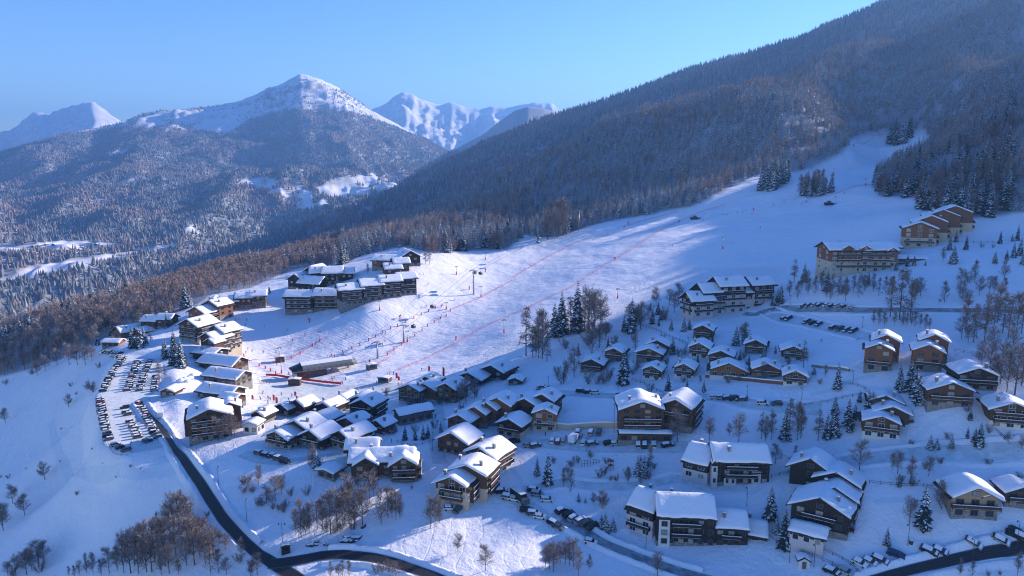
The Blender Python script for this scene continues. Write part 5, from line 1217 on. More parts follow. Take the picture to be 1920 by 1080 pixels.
_big = [(520,1080,80),(600,1075,110),(650,1060,160),(700,1060,170),(820,1060,200),(880,1040,200),(930,1060,320),(980,1060,330),(1040,1060,360),(1100,1050,400),(1140,1050,330),(1190,900,300),(1230,950,330),(1280,800,280),(1340,720,280),(1400,700,250),(1290,640,200),(1360,590,170),(1440,760,250),(1460,1000,380),(1500,950,320),(1550,900,280),(1600,930,250),(1400,1000,350),(1320,940,330),(1270,1060,220),(1580,1060,220),(1640,1060,200),(1700,1070,140),(1340,1070,130),(1210,1070,260),(1010,1000,300),(1070,980,320),(1160,980,350),(1380,820,260),(1480,860,250),(1540,1000,240),(1240,1010,260),(760,1075,130),(560,1085,90),(1430,900,270)]
grove('in the big thicket left of the road', 0, 810, [('cbc'[i % 3],) + t for i, t in enumerate(_big)] + [('u',1300,700,110),('u',1500,700,90),('u',1640,800,80)])
grove('on the verge left of the main road', 0, 810, [('u',1800,980,110),('b',1690,880,130),('b',1880,1080,130),('u',1560,640,70),('c',1810,940,160)])
grove('by the brown left ridge chalets', 0, 560, [('s',735,350,110),('s',830,275,85),('s',860,270,80),('s',995,370,170),('s',1050,370,180),('n',1085,350,140),('s',1250,220,120),('l',1130,330,120)])
grove('between car park and apartments', 0, 560, [('s',1245,450,150),('s',1310,440,220),('s',1290,500,170),('s',1360,520,230),('s',1330,500,200),('s',1395,505,120),('s',1230,430,120)])
grove('snow covered, on the car park edge', 0, 560, [('l',1200,640,190),('l',1240,600,120)])
grove('on the bank left of the car park', 0, 560, [('b',515,815,100),('u',740,520,60),('u',660,680,90),('u',700,700,95),('u',530,660,50),('b',280,575,110),('b',340,545,120),('b',430,500,130),('b',520,495,160),('b',580,495,150),('b',640,495,150),('b',690,465,120),('u',240,570,70),('u',45,645,60),('b',40,935,120),('u',570,720,30),('u',460,980,20)])
grove('before the large brown car park hotel', 0, 560, [('b',1720,1062,200),('b',1640,1065,180),('b',1760,1040,150)])
grove('by the village square', 480, 560, [('s',870,1045,200),('s',1120,1060,120),('s',1195,1060,90),('s',1255,1055,120),('s',1290,1045,110),('s',1000,1015,70)])
grove('beside the deep red chalet', 480, 560, [('b',1575,795,220),('b',1640,745,150),('b',1520,770,130),('u',1215,840,90)])
grove('behind the long apartment block', 480, 420, [('l',1300,305,150),('l',1270,300,120),('n',610,475,90),('n',440,505,65),('n',380,500,60),('c',840,385,90),('n',100,520,60)])
def clump(place, poly, n, kinds, h, seed):
    R = random.Random(seed); xs = [p[0] for p in poly]; ys = [p[1] for p in poly]; k = 0
    while k < n:
        px, py = R.uniform(min(xs), max(xs)), R.uniform(min(ys), max(ys))
        if not bool(inpoly(np.array([px]), np.array([py]), poly)[0]): continue
        p = hit(px, py)
        if on_built(p): continue
        kk = R.choice(kinds); k += 1
        plant(kk, p, h * R.uniform(.75, 1.1) * mpp(p), f"{KIND[kk][4]} {place}", f"{KIND[kk][4]}s {place}", seed * 100 + k)
clump('in the dark island of trees on the ski slope', [(1422,358),(1440,362),(1478,340),(1478,332),(1436,345)], 22, 'sssn', 47, 3)
clump('in the frosted island of trees beside the green machine', [(1498,366),(1520,372),(1562,364),(1562,356),(1505,358)], 22, 'nclcn', 42, 4)
clump('in the small island of trees at the top of the slope', [(1661,270),(1690,273),(1710,262),(1705,256),(1665,262)], 14, 'ssn', 44, 5)
clump('in the brown grove beside the tall lift tower', [(1022,446),(1045,447),(1062,440),(1060,430),(1025,436)], 14, 'lcb', 62, 6)

clump('scattered between the chalets of the hamlet', [(1100,640),(1250,610),(1480,650),(1560,720),(1400,735),(1120,725)], 26, 'uuusu', 22, 11)
clump('scattered on the snow right of the field spruces', [(1680,850),(1900,700),(1900,900),(1750,960),(1640,920)], 14, 'uuus', 26, 12)
clump('scattered on the bank by the village core', [(440,840),(600,850),(640,960),(520,1000),(430,900)], 18, 'uuu', 24, 13)
clump('scattered between the houses of the village core', [(700,740),(900,730),(960,790),(820,850),(700,820)], 16, 'uusu', 26, 14)
clump('scattered around the long white residence', [(1000,850),(1250,850),(1270,900),(1150,960),(1000,900)], 16, 'uuus', 24, 15)
clump('scattered on the snow below the pink residence', [(1050,640),(1250,570),(1290,610),(1180,660),(1060,700)], 18, 'uusbu', 34, 16)
clump('scattered on the slope edge above the bare wood', [(1500,540),(1900,520),(1900,570),(1560,572)], 22, 'cucb', 40, 17)

# the largest trees of the wood's edge stand as trees of their own
_o = np.argsort(-WOOD['size'])
FIRST = np.zeros(len(WOOD['x']), bool)
_g, _, _, _ = seen_gap(WOOD['x'], WOOD['y'])
_vis = (_g < 2) & (WOOD['px'] > 8) & (WOOD['px'] < 1912) & (WOOD['py'] < 1070) & (WOOD['py'] > 10)
_q = {'s': 165, 'l': 120, 'b': 110}
for i in _o:
    if not _vis[i]: continue
    k = 's' if not WOOD['b'][i] else ('l' if WOOD['l'][i] else 'b')
    if _q[k] <= 0: continue
    _q[k] -= 1; FIRST[i] = True
    px = WOOD['px'][i]; kk = 'c' if (k == 'b' and rng.random() < .6) else k
    where = "at the forest edge left of the car park" if px < 330 else "at the forest edge behind the piste houses" if px < 830 else "at the forest edge above the ski slope" if px < 1640 else "at the edge of the dark forest beside the hotels"
    plant(kk, Vector((WOOD['x'][i], WOOD['y'][i], 0)), float(WOOD['h'][i]), f"{KIND[kk][4]} {where}", f"{KIND[kk][4]}s {where}", int(i))
_r = ~FIRST
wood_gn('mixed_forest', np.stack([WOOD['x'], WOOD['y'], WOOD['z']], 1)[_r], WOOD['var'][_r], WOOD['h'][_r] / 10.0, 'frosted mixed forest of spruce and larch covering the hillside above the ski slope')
# ------------------------------------------------------------------ ski slope: lifts, nets, pads, people, small things
M['netred'] = mat('red_safety_net', (0.55, 0.035, 0.05), .8); M['padred'] = mat('red_padding', (0.62, 0.03, 0.03), .6)
M['cable'] = mat('steel_cable', (0.05, 0.05, 0.055), .5, .5); M['teal'] = mat('teal_tarpaulin', (0.03, 0.13, 0.14), .6); M['skin'] = mat('skin', (0.45, 0.28, 0.2), .6)
def net(px, label, h=1.15, gap=5.0, bars=4, thick=.05):
    Q = spline([hit(*p) for p in px], 2.2); m = MB(); W = [Vector((q.x, q.y, gz(q.x, q.y))) for q in Q]
    r = empty('safety_net', W[0]); tag(r, label, 'net')
    for a, b in zip(W, W[1:]):
        for k in range(bars):
            z = Vector((0, 0, .15 + (h - .15) * k / (bars - 1)))
            m.add([tuple(a + z - W[0]), tuple(b + z - W[0]), tuple(b + z - W[0] + Vector((0, 0, thick))), tuple(a + z - W[0] + Vector((0, 0, thick)))], [(0, 1, 2, 3)])
        for t in (0, .33, .66):
            c = a.lerp(b, t) - W[0]; d = (b - a).normalized() * .04
            m.add([tuple(c + Vector((0, 0, .12)) - d), tuple(c + Vector((0, 0, .12)) + d), tuple(c + d + Vector((0, 0, h))), tuple(c - d + Vector((0, 0, h)))], [(0, 1, 2, 3)])
    m.build('netting', M['netred'], r)
    pm = MB(); pm.tube((0, 0, -.3), (0, 0, h + .25), .045, .045, 5); pme = pm.mesh('post', M['padred'])
    L = 0; c = 0
    for a, b in zip(W, W[1:]):
        L += (b - a).length
        if L > gap and c < 90: link('post', pme, r, b - W[0]); L = 0; c += 1
Z4 = lambda ox, oy, pts: [(ox + x / 4, oy + y / 4) for x, y in pts]
net(Z4(960,370,[(1600,60),(1500,90),(1400,120),(1290,165),(1180,215),(1080,275),(980,340),(880,405),(775,468)]), 'upper run of red netting climbing to the forest corner of the slope', 1.5)
net(Z4(960,370,[(770,470),(680,525),(580,590),(480,660),(380,712),(260,765),(180,803),(90,850),(0,885)]), 'long run of red netting sweeping past the dark tree clump', 1.5)
net([(960,590),(925,606),(890,623),(855,645),(825,660),(790,677),(745,695)], 'lowest run of red netting ending near the lift station', 1.2)
net(Z4(960,370,[(0,610),(80,560),(200,492),(300,435),(400,382),(520,330),(610,310),(730,278)]), 'run of red netting between the two lit ridges of the slope', 1.3)
net(Z4(960,370,[(850,220),(950,190),(1050,163),(1150,135),(1240,112)]), 'short red netting along the forest edge of the slope', 1.3)
net(Z4(480,420,[(1450,650),(1520,625),(1600,590),(1690,555),(1780,505),(1920,430)]), 'run of red netting right of the gondola tower', 1.2)
net(Z4(480,420,[(265,1012),(330,972),(425,912),(478,882)]), 'short red netting on the left of the lift station', 1.2)
net(Z4(480,560,[(985,425),(1035,388),(1092,350),(1135,322)]), 'red netting beside the gondola line, near the station', 1.2)
net(Z4(0,560,[(1800,360),(1815,410),(1835,440),(1872,462),(1925,492),(1990,520),(2060,560)]), 'red netting curling round the beginners area', 1.3)
net([(700,688),(715,680),(730,672)], 'little red netting right behind the lift station', 1.2)
net(Z4(480,420,[(1000,518),(1060,495),(1090,462),(1140,440)]), 'red netting at the upper end of the apartment row', 1.2)
net([(1500,385),(1522,372),(1566,364),(1590,355),(1640,346)], 'thin red netting near the green machine', 1.1)
net([(1600,272),(1630,262),(1660,252)], 'thin red netting near the top of the slope', 1.3)
def barrier():
    Q = spline([hit(*p) for p in Z4(480,560,[(75,582),(180,590),(290,608),(420,625),(530,638),(640,648)])], 2.0); W = [Vector((q.x, q.y, gz(q.x, q.y))) for q in Q]
    r = empty('barrier', W[0]); tag(r, 'long red board barrier across the foot of the piste', 'barrier'); m = MB(); t = MB()
    for a, b in zip(W, W[1:]):
        a = a - W[0]; b = b - W[0]; n = Vector((b.y - a.y, a.x - b.x, 0)).normalized() * .06
        vs = []
        for p in (a, b):
            for z in (.35, 1.5):
                vs += [p + n + Vector((0, 0, z)), p - n + Vector((0, 0, z))]
        m.add([tuple(v) for v in vs], [(0, 4, 6, 2), (1, 3, 7, 5), (2, 6, 7, 3), (0, 1, 5, 4)])
    m.build('board', M['padred'], r); pm = MB(); pm.tube((0, 0, -.3), (0, 0, 1.6), .07, .07, 6); pme = pm.mesh('post', M['darkmetal'])
    for w in W[::4]: link('post', pme, r, w - W[0])
barrier()
_pm = MB(); _pm.tube((0, 0, -.2), (0, 0, 1.75), .34, .30, 10); PAD = _pm.mesh('slope_pad', M['padred'], True)
def pads(pts, place, group, sc=1.0):
    for i, (x, y) in enumerate(pts):
        p = hit(x, y); o = link('slope_pad', PAD, None, p); o.scale = (sc, sc, sc); tag(o, f"red padded post {place}" + (f", {ORD[i]} from the {'bottom' if len(pts) > 1 else ''}" if len(pts) > 1 else ''), 'padded post', group)
pads(Z4(480,420,[(592,1000),(652,968),(720,938),(780,912),(845,877),(898,848),(952,818),(1010,788),(1062,768),(1124,738),(1185,708),(1240,682),(1294,658),(1346,633),(1390,622)]), 'along the upper side of the shaded gondola lane', 'red posts above the gondola lane')
pads(Z4(480,420,[(985,985),(1035,948),(1092,908),(1138,882),(1192,842),(1246,803),(1288,768),(1337,742),(1384,712),(1427,692),(1458,655)]), 'along the lower side of the shaded gondola lane', 'red posts below the gondola lane')
pads(Z4(480,560,[(25,505),(70,525),(110,545),(148,566)]), 'left of the red board barrier', 'red posts left of the barrier')
pads(Z4(0,560,[(1830,435),(1870,465),(1805,380)]), 'on the curl of netting by the beginners area', 'red posts by the beginners area')
pads(Z4(480,420,[(265,1010),(332,975),(425,915)]), 'in the short net left of the station', 'red posts left of the station')
pads([(1410,402),(1451,385),(1470,381),(1489,376),(1512,380),(1470,376),(1567,371),(1583,364)], 'among the race gates by the green machine', 'race posts on the upper slope', .8)
for x, y, lb in [(855,638,'red snow gun cover beside the netting below the pylon'), (750,598,'red snow gun cover on the groomed piste below the apartments'), (580,604,'red snow gun cover at the shadow edge below the long apartment block'), (880,543,'red snow gun cover left of the tall gondola tower'), (1153,488,'red snow gun cover halfway up the long netting'), (1273,418,'red snow gun cover at the top of the long netting'), (1413,395,'red snow gun cover near the slope skiers'), (1178,421,'red snow gun cover near the forest edge'), (1170,428,'smaller red snow gun cover near the forest edge'), (1027,450,'red snow gun cover under the brown grove'), (910,510,'red snow gun cover right of the tall gondola tower top'), (1601,275,'red snow gun cover below the top of the slope'), (1716,372,'red snow gun cover at the dark forest corner')]:
    p = hit(x, y); r = empty('snow_gun', p, rng.uniform(0, 6)); tag(r, lb, 'snow gun', None)
    m = MB(); m.tube((0, 0, -.3), (0, 0, 1.5), .35, .3, 8); m.build('pad', M['padred'], r)
    m = MB(); m.tube((-.5, 0, 1.75), (.9, 0, 2.2), .42, .5, 10); m.build('barrel', M['padred'], r)

# lift towers
def tower(name, px, py, h, rz, label, cat, cross=5.0, kind='gondola'):
    p = hit(px, py); r = empty(name, p, rad(rz)); tag(r, label, cat)
    if kind == 'gondola':
        m = MB(); m.tube((0, 0, -1), (0, 0, h), .55, .36, 10); m.build('mast', M['metal'], r, smooth=True)
        m = MB(); m.box(-cross/2, cross/2, -.25, .25, h, h + .4); m.box(-cross * .3, cross * .3, -.1, .1, h + .9, h + 1.05)
        for s in (-1, 1): m.tube((s * cross * .3, 0, h + .4), (s * cross * .3, 0, h + 1), .08)
        m.build('crossarm', M['metal'], r)
        for s in (-1, 1):
            m = MB(); m.box(s * cross/2 - .12, s * cross/2 + .12, -2.2, 2.2, h - .35, h - .12)
            for k in range(7): m.tube((s * cross/2 - .1, -1.9 + k * .63, h - .1), (s * cross/2 + .1, -1.9 + k * .63, h - .1), .22, .22, 8)
            m.build('roller_battery', M['darkmetal'], r)
        m = MB(); m.tube((0, .5, 0), (0, .5, h), .04); m.tube((.3, .55, 0), (.3, .55, h), .04)
        for k in range(int(h / .6)): m.tube((0, .52, k * .6 + .5), (.3, .55, k * .6 + .5), .025)
        m.build('ladder', M['metal'], r)
    else:
        m = MB(); m.tube((0, 0, -1), (0, 0, h), .2, .14, 8); m.build('mast', M['metal'], r, smooth=True)
        m = MB(); m.box(-1.4, 1.4, -.09, .09, h - .25, h - .05); m.box(-1.1, -.6, -.5, .5, h - .7, h - .5); m.box(.6, 1.1, -.5, .5, h - .7, h - .5); m.tube((-1, 0, h - .1), (-1, 0, h - .6), .05); m.tube((1, 0, h - .1), (1, 0, h - .6), .05); m.build('crossarm', M['darkmetal'], r)
        m = MB(); m.tube((0, 0, -.2), (0, 0, 1.9), .42, .40, 10); m.build('pad', M['padred'], r)
    return p
def cabin(at, rz, label):
    r = empty('gondola_cabin', at, rz); tag(r, label, 'gondola cabin')
    m = MB(); m.prism([(-1.0, -3.9), (1.0, -3.9), (1.15, -3.3), (1.12, -2.5), (.9, -1.9), (-.9, -1.9), (-1.12, -2.5), (-1.15, -3.3)], -1.0, 1.0); m.build('body', M['darkmetal'], r)
    m = MB(); m.box(-.95, .95, -1.03, 1.03, -3.15, -2.35); m.box(-1.16, 1.16, -.8, .8, -3.15, -2.45); m.build('window', M['carglass'], r)
    m = MB(); m.tube((0, 0, -1.9), (0, 0, -.1), .06); m.box(-.1, .1, -.35, .35, -.12, .08); m.build('hanger', M['metal'], r)
GT = []
for x, y, h, lb in [(708,672,9,'grey gondola tower just above the lift station'), (757,641,10,'grey gondola tower inside the shaded lane'), (888,552,17,'tallest grey gondola tower, carrying two cabins over the piste'), (1085,432,18,'grey gondola tower before the brown grove at the forest')]:
    GT.append((hit(x, y), h, lb))
_pp = [t[0] for t in GT]
for i, (p, h, lb) in enumerate(GT):
    v = _pp[min(i + 1, 3)] - _pp[max(i - 1, 0)]; px_, py_ = project(p.x, p.y, p.z)
    tower('gondola_tower', float(px_), float(py_), h, math.degrees(math.atan2(v.y, v.x)) - 90, lb, 'lift tower')
_e = hit(1290, 372)
def cable(A, B, sag, label):
    m = MB(); n = 10; P = [A.lerp(B, t / n) - Vector((0, 0, sag * 4 * (t / n) * (1 - t / n))) for t in range(n + 1)]
    for a, b in zip(P, P[1:]): m.tube(a - A, b - A, .06, .06, 4, 0, False)
    tag(m.build('lift_cable', M['cable'], None, A), label, 'cable'); return P
_ends = [(hit(672, 686) + Vector((0, 0, 6)), 0)] + [(t[0] + Vector((0, 0, t[1] - .05)), i) for i, t in enumerate(GT)] + [(_e + Vector((0, 0, 17)), 4)]
CAB = []
for i in range(len(_ends) - 1):
    A, B = _ends[i][0], _ends[i + 1][0]; v = (B - A); sdir = Vector((v.y, -v.x, 0)).normalized() * 2.5
    nm = ['between station and first tower', 'between first and second tower', 'between second and tallest tower', 'between tallest tower and forest tower', 'from the forest tower into the woods'][i]
    for s, w in ((1, 'right'), (-1, 'left')): CAB.append((i, s, cable(A + sdir * s, B + sdir * s, v.length * .012, f"thin {'nearer' if s > 0 else 'farther'} haul cable {nm}")))
def cab_at(i, s, t, label):
    P = [c[2] for c in CAB if c[0] == i and c[1] == s][0]; k = t * 10; a = int(min(k, 9)); q = P[a].lerp(P[a + 1], k - a)
    v = P[-1] - P[0]; cabin(q, math.atan2(v.y, v.x) - math.pi / 2, label)
cab_at(3, 1, .03, 'dark gondola cabin on the right of the tallest tower'); cab_at(3, -1, .03, 'dark gondola cabin on the left of the tallest tower')
cab_at(2, 1, .08, 'dark gondola cabin hanging just above the shaded lane'); cab_at(3, 1, .52, 'lower of two far gondola cabins over the upper slope'); cab_at(3, -1, .58, 'upper of two far gondola cabins over the upper slope'); cab_at(3, -1, .92, 'gondola cabin before the brown grove'); cab_at(2, -1, .42, 'gondola cabin low over the upper end of the shaded lane')
for x, y, h, lb in [(600,641,6.5,'thin drag lift pylon left of the station'), (712,582,6.5,'drag lift pylon below the stepped apartment row'), (770,552,6.5,'drag lift pylon beside a group of skiers'), (856,515,6.5,'drag lift pylon left of the tallest tower'), (910,487,6,'small drag lift pylon at the crest above the tallest tower'), (902,557,8,'plain pole with a red foot right of the tallest tower'), (837,580,5,'short pole at the upper end of the shaded lane'), (1158,560,6.5,'drag lift pylon with a long shadow above the tree clump'), (945,624,8,'drag lift pylon with red foot by the lower netting'), (764,641,7,'pole with red foot beside the gondola lane'), (1355,467,8.5,'drag lift pylon with red foot on the shaded upper slope'), (1623,348,6,'farthest drag lift pylon near the dark forest'), (524,670,6,'drag lift pylon at the small lift hut'), (528,700,8,'thin pole in front of the queue')]:
    tower('drag_lift_pylon', x, y, h, 35, lb, 'lift pylon', kind='drag')
# valley station of the gondola
def station():
    p = hit(596, 702); s = mpp(p); r = empty('lift_station', p, rad(30)); tag(r, 'gondola station with a long curved grey roof and a dark glazed nose', 'lift station')
    L, W = 27.0, 9.0; n = 14; nu = 10
    def shell(name, x0, x1, mtl, inset=0.0, z0=4.2, hh=3.4, taper0=1.0, taper1=1.0, steps=8):
        V = []; 
        for i in range(steps + 1):
            t = i / steps; x = x0 + (x1 - x0) * t; k = taper0 + (taper1 - taper0) * t
            for j in range(n + 1):
                a = math.pi * j / n; V.append((x, -math.cos(a) * (W/2 - inset) * (.75 + .25 * k), z0 + (math.sin(a) ** .7) * (hh - inset) * k))
        a = np.array([i * (n + 1) + j for i in range(steps) for j in range(n)])
        Q = np.stack([a, a + n + 1, a + n + 2, a + 1], 1)
        return link(name, mesh_np(name, V, Q, 4, [mtl], None, True), r)
    M['sheet'] = mat('ribbed_grey_roof_sheet', (0.24, 0.235, 0.22), .45, .3)
    rf = shell('roof', -9, L - 9, M['sheet']); shell('nose', -14.5, -8.98, M['carglass'], 0, 4.2, 3.3, .45, 1.0); shell('tail', L - 9.02, L - 6, M['sheet'], 0, 4.2, 3.4, 1.0, .55)
    m = MB()
    for k in range(10): m.box(-9 + k * 3 - .12, -9 + k * 3 + .12, -W/2 - .05, -W/2 + .1, 4.1, 5.2)
    m.build('rib', M['darkmetal'], rf)
    V = []; st = 10
    for i in range(st + 1):
        x = -9.3 + 28 * i / st
        for j in range(9):
            a = math.pi * (.24 + .52 * j / 8); V.append((x, -math.cos(a) * W/2 * 1.01, 4.2 + (math.sin(a) ** .7) * 3.4 + .10 + .28 * math.sin(math.pi * j / 8)))
    a = np.array([i * 9 + j for i in range(st) for j in range(8)]); link('snow_cover', mesh_np('snow_cover', V, np.stack([a, a + 9, a + 10, a + 1], 1), 4, [M['snow']], None, True), rf)
    m = MB(); m.box(-14, L - 8, -W/2 + .15, W/2 - .15, 3.7, 4.25); m.build('fascia', M['light'], r)
    m = MB(); m.box(-11, 4, -W/2 + .9, W/2 - .9, -1, 3.69); m.build('hall', M['darkmetal'], r)
    g = MB(); g.box(-10, 3, -W/2 + .8, -W/2 + .88, 1.0, 3.2); g.build('window', M['carglass'], r)
    for x in (8, 17): 
        m = MB(); m.box(x - .5, x + .5, -.6, .6, -1, 3.7); m.build('pillar', M['beige'], r)
    m = MB(); m.box(-13.2, -11.6, -2.5, 2.5, 0, 2.6); m.build('gate', M['white'], r)
station()
def hut(px, py, w, d, h, rz, label, m1, name='lift_hut', cat='hut'):
    p = hit(px, py); r = empty(name, p, rad(rz)); tag(r, label, cat)
    m = MB(); m.box(-w/2, w/2, -d/2, d/2, -1, h); m.build('wall', M[m1], r)
    m = MB(); m.prism([(-w/2 - .3, h), (w/2 + .3, h), (w/2 + .3, h + .18), (0, h + .5), (-w/2 - .3, h + .18)], -d/2 - .3, d/2 + .3); rf = m.build('roof', M['roof'], r)
    m = MB(); m.prism([(-w/2 - .2, h + .22), (w/2 + .2, h + .22), (w/2 + .15, h + .5), (0, h + .85), (-w/2 - .15, h + .5)], -d/2 - .2, d/2 + .2); m.build('snow_cover', M['snow'], rf)
    m = MB(); m.box(-w * .3, w * .3, -d/2 - .04, -d/2 + .02, h * .45, h * .85); m.build('window', M['carglass'], r)
hut(525,678,5,3.5,2.8,20,'small dark red lift hut beside a drag lift pylon',"red"); hut(553,722,6,3,3.2,0,'brown wooden kiosk standing in the red board barrier',"brown"); hut(697,692,5,4,2.6,30,'white roofed control cabin behind the lift station',"grey")
hut(722,716,6,4,2.4,-20,'snow covered stand at the foot of the piste',"grey"); hut(536,1036,2.4,1.6,2.4,20,'small dark bus shelter at the roadside',"dark", 'bus_shelter', 'shelter')
hut(500,775,5,4,2.6,-20,'low brown ski school hut by the barrier',"brown"); hut(435,790,6,5,2.4,-15,'low shed against the large brown hotel',"brown")
def groomer(px, py, label):
    p = hit(px, py); r = empty('snow_groomer', p, rad(-20)); tag(r, label, 'snow groomer')
    m = MB(); m.prism([(-4, .6), (3.4, .6), (3.6, 1.4), (1.6, 1.9), (.8, 3.2), (-1.6, 3.2), (-1.9, 2.0), (-4, 1.9)], -1.5, 1.5); m.build('body', M['teal'], r)
    m = MB(); m.prism([(1.5, 1.95), (.8, 3.05), (-1.2, 3.05), (-1.2, 2.0)], -1.53, 1.53); m.build('window', M['carglass'], r)
    for s in (-1, 1):
        m = MB(); m.prism([(-3.6, 0), (2.9, 0), (3.5, .6), (3.0, 1.1), (-3.7, 1.1), (-4.1, .6)], s * 2 - .6, s * 2 + .6); m.build('track', M['tyre'], r)
    m = MB(); m.box(4.4, 4.8, -2.6, 2.6, 0.05, 1.5); m.box(3.3, 4.4, -.2, .2, .6, .9); m.build('blade', M['darkmetal'], r)
groomer(1555, 384, 'teal snow groomer half sunk in the slope beside the frosted island of trees')
groomer(1303, 411, 'dark snow groomer on the slope crest below the forest')

# people
def person_mesh(pose, seed):
    R = random.Random(seed); J = {}; E = []
    st = .16 if pose else .1; crouch = .12 if pose else 0
    P = [(0,0,.92 - crouch,.15),(0,.02,1.15 - crouch,.15),(0,.05 if pose else 0,1.42 - crouch,.17),(0,.08 if pose else 0,1.55 - crouch,.07),(0,.1 if pose else 0,1.68 - crouch,.115),(0,.1 if pose else 0,1.80 - crouch,.09)]
    E += [(0,1),(1,2),(2,3),(3,4),(4,5)]
    for s in (-1, 1):
        b = len(P); P += [(s*.11,0,.84 - crouch,.115),(s*st,.06 if pose else .01,.48 - crouch * .4,.085),(s*st,0,.1,.07),(s*st,.14,.06,.06)]; E += [(0,b),(b,b+1),(b+1,b+2),(b+2,b+3)]
        b = len(P); P += [(s*.22,.03,1.40 - crouch,.08),(s*.33,.05,1.14 - crouch,.065),(s*.3,.28 if pose else .1,.98 - crouch,.055),(s*.29,.36 if pose else .14,.93 - crouch,.05)]; E += [(2,b),(b,b+1),(b+1,b+2),(b+2,b+3)]
    me = bpy.data.meshes.new('figure'); me.from_pydata([p[:3] for p in P], E, [])
    o = bpy.data.objects.new('figure', me); COL.objects.link(o); sk = o.modifiers.new('skin', 'SKIN')
    for v, p in zip(me.skin_vertices[0].data, P): v.radius = (p[3], p[3] * (.75 if p[3] > .14 else 1))
    me.skin_vertices[0].data[0].use_root = True
    sb = o.modifiers.new('sub', 'SUBSURF'); sb.levels = 1; sb.render_levels = 1
    dg = bpy.context.evaluated_depsgraph_get(); out = bpy.data.meshes.new_from_object(o.evaluated_get(dg)); bpy.data.objects.remove(o)
    return out, crouch
CL = {}
for nm, c in dict(red=(.45,.03,.03), blue=(.03,.09,.32), black=(.02,.02,.025), yellow=(.55,.36,.03), green=(.05,.22,.08), white=(.6,.6,.62), orange=(.5,.15,.02), purple=(.16,.04,.22)).items(): CL[nm] = mat(nm + '_ski_wear', c, .8)
PM = {}
_base = [person_mesh(0, 1), person_mesh(1, 2)]
def person(px, py, label, group, skis=None, pose=None):
    jc = rng.choice(list(CL)); tc = rng.choice(['black', 'black', 'blue', 'white', 'red']); pose = rng.randrange(2) if pose is None else pose
    k = (pose, jc, tc)
    if k not in PM:
        me = _base[pose][0].copy(); cr = _base[pose][1]; me.materials.clear()
        for m in (CL[jc], CL[tc], CL[rng.choice(['black', 'white', 'red'])], M['skin']): me.materials.append(m)
        for f in me.polygons:
            z = f.center.z; f.material_index = 1 if z < .9 - cr else 0 if z < 1.56 - cr else (3 if (f.normal.y > .3 and z < 1.74 - cr) else 2)
            f.use_smooth = True
        me.name = 'person'; PM[k] = me
    p = hit(px, py); o = link('person', PM[k], None, (p.x, p.y, p.z + .03), rng.uniform(0, 6.28)); tag(o, label.replace('@', jc), 'person', group)
    if skis if skis is not None else True:
        if 'ski' not in PM:
            m = MB(); m.add([(-.05,-.8,0),(.05,-.8,0),(.05,.8,0),(.04,.95,.12),(-.04,.95,.12),(-.05,.8,0),(-.05,-.8,.03),(.05,-.8,.03),(.05,.8,.03),(-.05,.8,.03)], [(0,1,2,5),(5,2,3,4),(6,9,8,7),(0,6,7,1)]); PM['ski'] = m.mesh('ski', CL['red'])
        for s in (-1, 1): link('ski', PM['ski'], o, (s * (.16 if pose else .1), .05, -.02))
def crowd(pts, place, group, skis=True):
    for i, (x, y) in enumerate(sorted(pts)):
        person(x, y, f"person in @ {place}" + (f", {ORD[i]} from the left" if len(pts) > 1 else ''), group, skis)
crowd(Z4(480,560,[(245,570),(255,580),(275,575),(285,590),(310,570),(318,575),(330,565),(365,550),(375,545),(390,550),(405,545),(410,570),(430,560),(300,600),(350,600),(405,605)]), 'waiting between the barrier and the lift station', 'people waiting at the lift')
crowd(Z4(480,560,[(570,600),(575,615),(588,595),(672,610),(650,640),(640,635)]), 'standing right of the lift station front', 'people right of the lift station')
crowd(Z4(480,560,[(820,670),(848,690),(880,690),(876,685),(905,640),(690,690),(770,690),(245,770),(190,775)]), 'walking behind the village core', 'people behind the village core', False)
crowd(Z4(480,560,[(15,610),(25,635),(45,640),(60,635),(80,640),(100,640),(55,710),(130,490),(155,500),(35,760),(110,762)]), 'at the left end of the red barrier', 'people at the left end of the barrier')
crowd(Z4(480,420,[(55,968),(150,962),(275,878),(368,838),(580,715),(675,860),(235,800),(62,775),(710,655)]), 'skiing on the lower left piste', 'skiers on the lower left piste')
crowd(Z4(480,420,[(1105,505),(1130,505),(1145,500),(1195,495),(1180,490),(1290,460),(1255,380)]), 'beside the drag lift pylon above the apartments', 'skiers beside the drag lift')
crowd(Z4(960,370,[(1495,145),(1515,140),(1560,130),(1577,132),(1598,133),(1616,135),(1688,120),(1732,115),(1748,100),(1432,180),(1445,125)]), 'resting in the line across the upper slope', 'skiers resting on the upper slope')
crowd(Z4(960,370,[(1205,370),(1650,345),(1862,232),(205,565),(500,150),(605,325)]), 'skiing alone on the upper slope', 'skiers spread over the upper slope')
crowd(Z4(0,560,[(1845,410),(1890,400),(1860,385),(1765,165),(1840,200),(1850,165),(1790,160)]), 'on the beginners slope below the apartments', 'skiers on the beginners slope')
crowd(Z4(960,810,[(405,55),(470,50),(490,62),(505,55),(518,60),(530,45),(545,62),(560,55),(548,40),(478,90),(250,30)]), 'standing around the white lorry on the yard', 'people around the white lorry', False)
crowd(Z4(480,810,[(905,70),(920,65),(1015,80),(960,30),(1030,25)]), 'on the snow by the village square', 'people by the village square', False)
crowd(Z4(480,560,[(1345,895),(1430,790),(1250,700)]), 'walking on the village street', 'people on the village street', False)

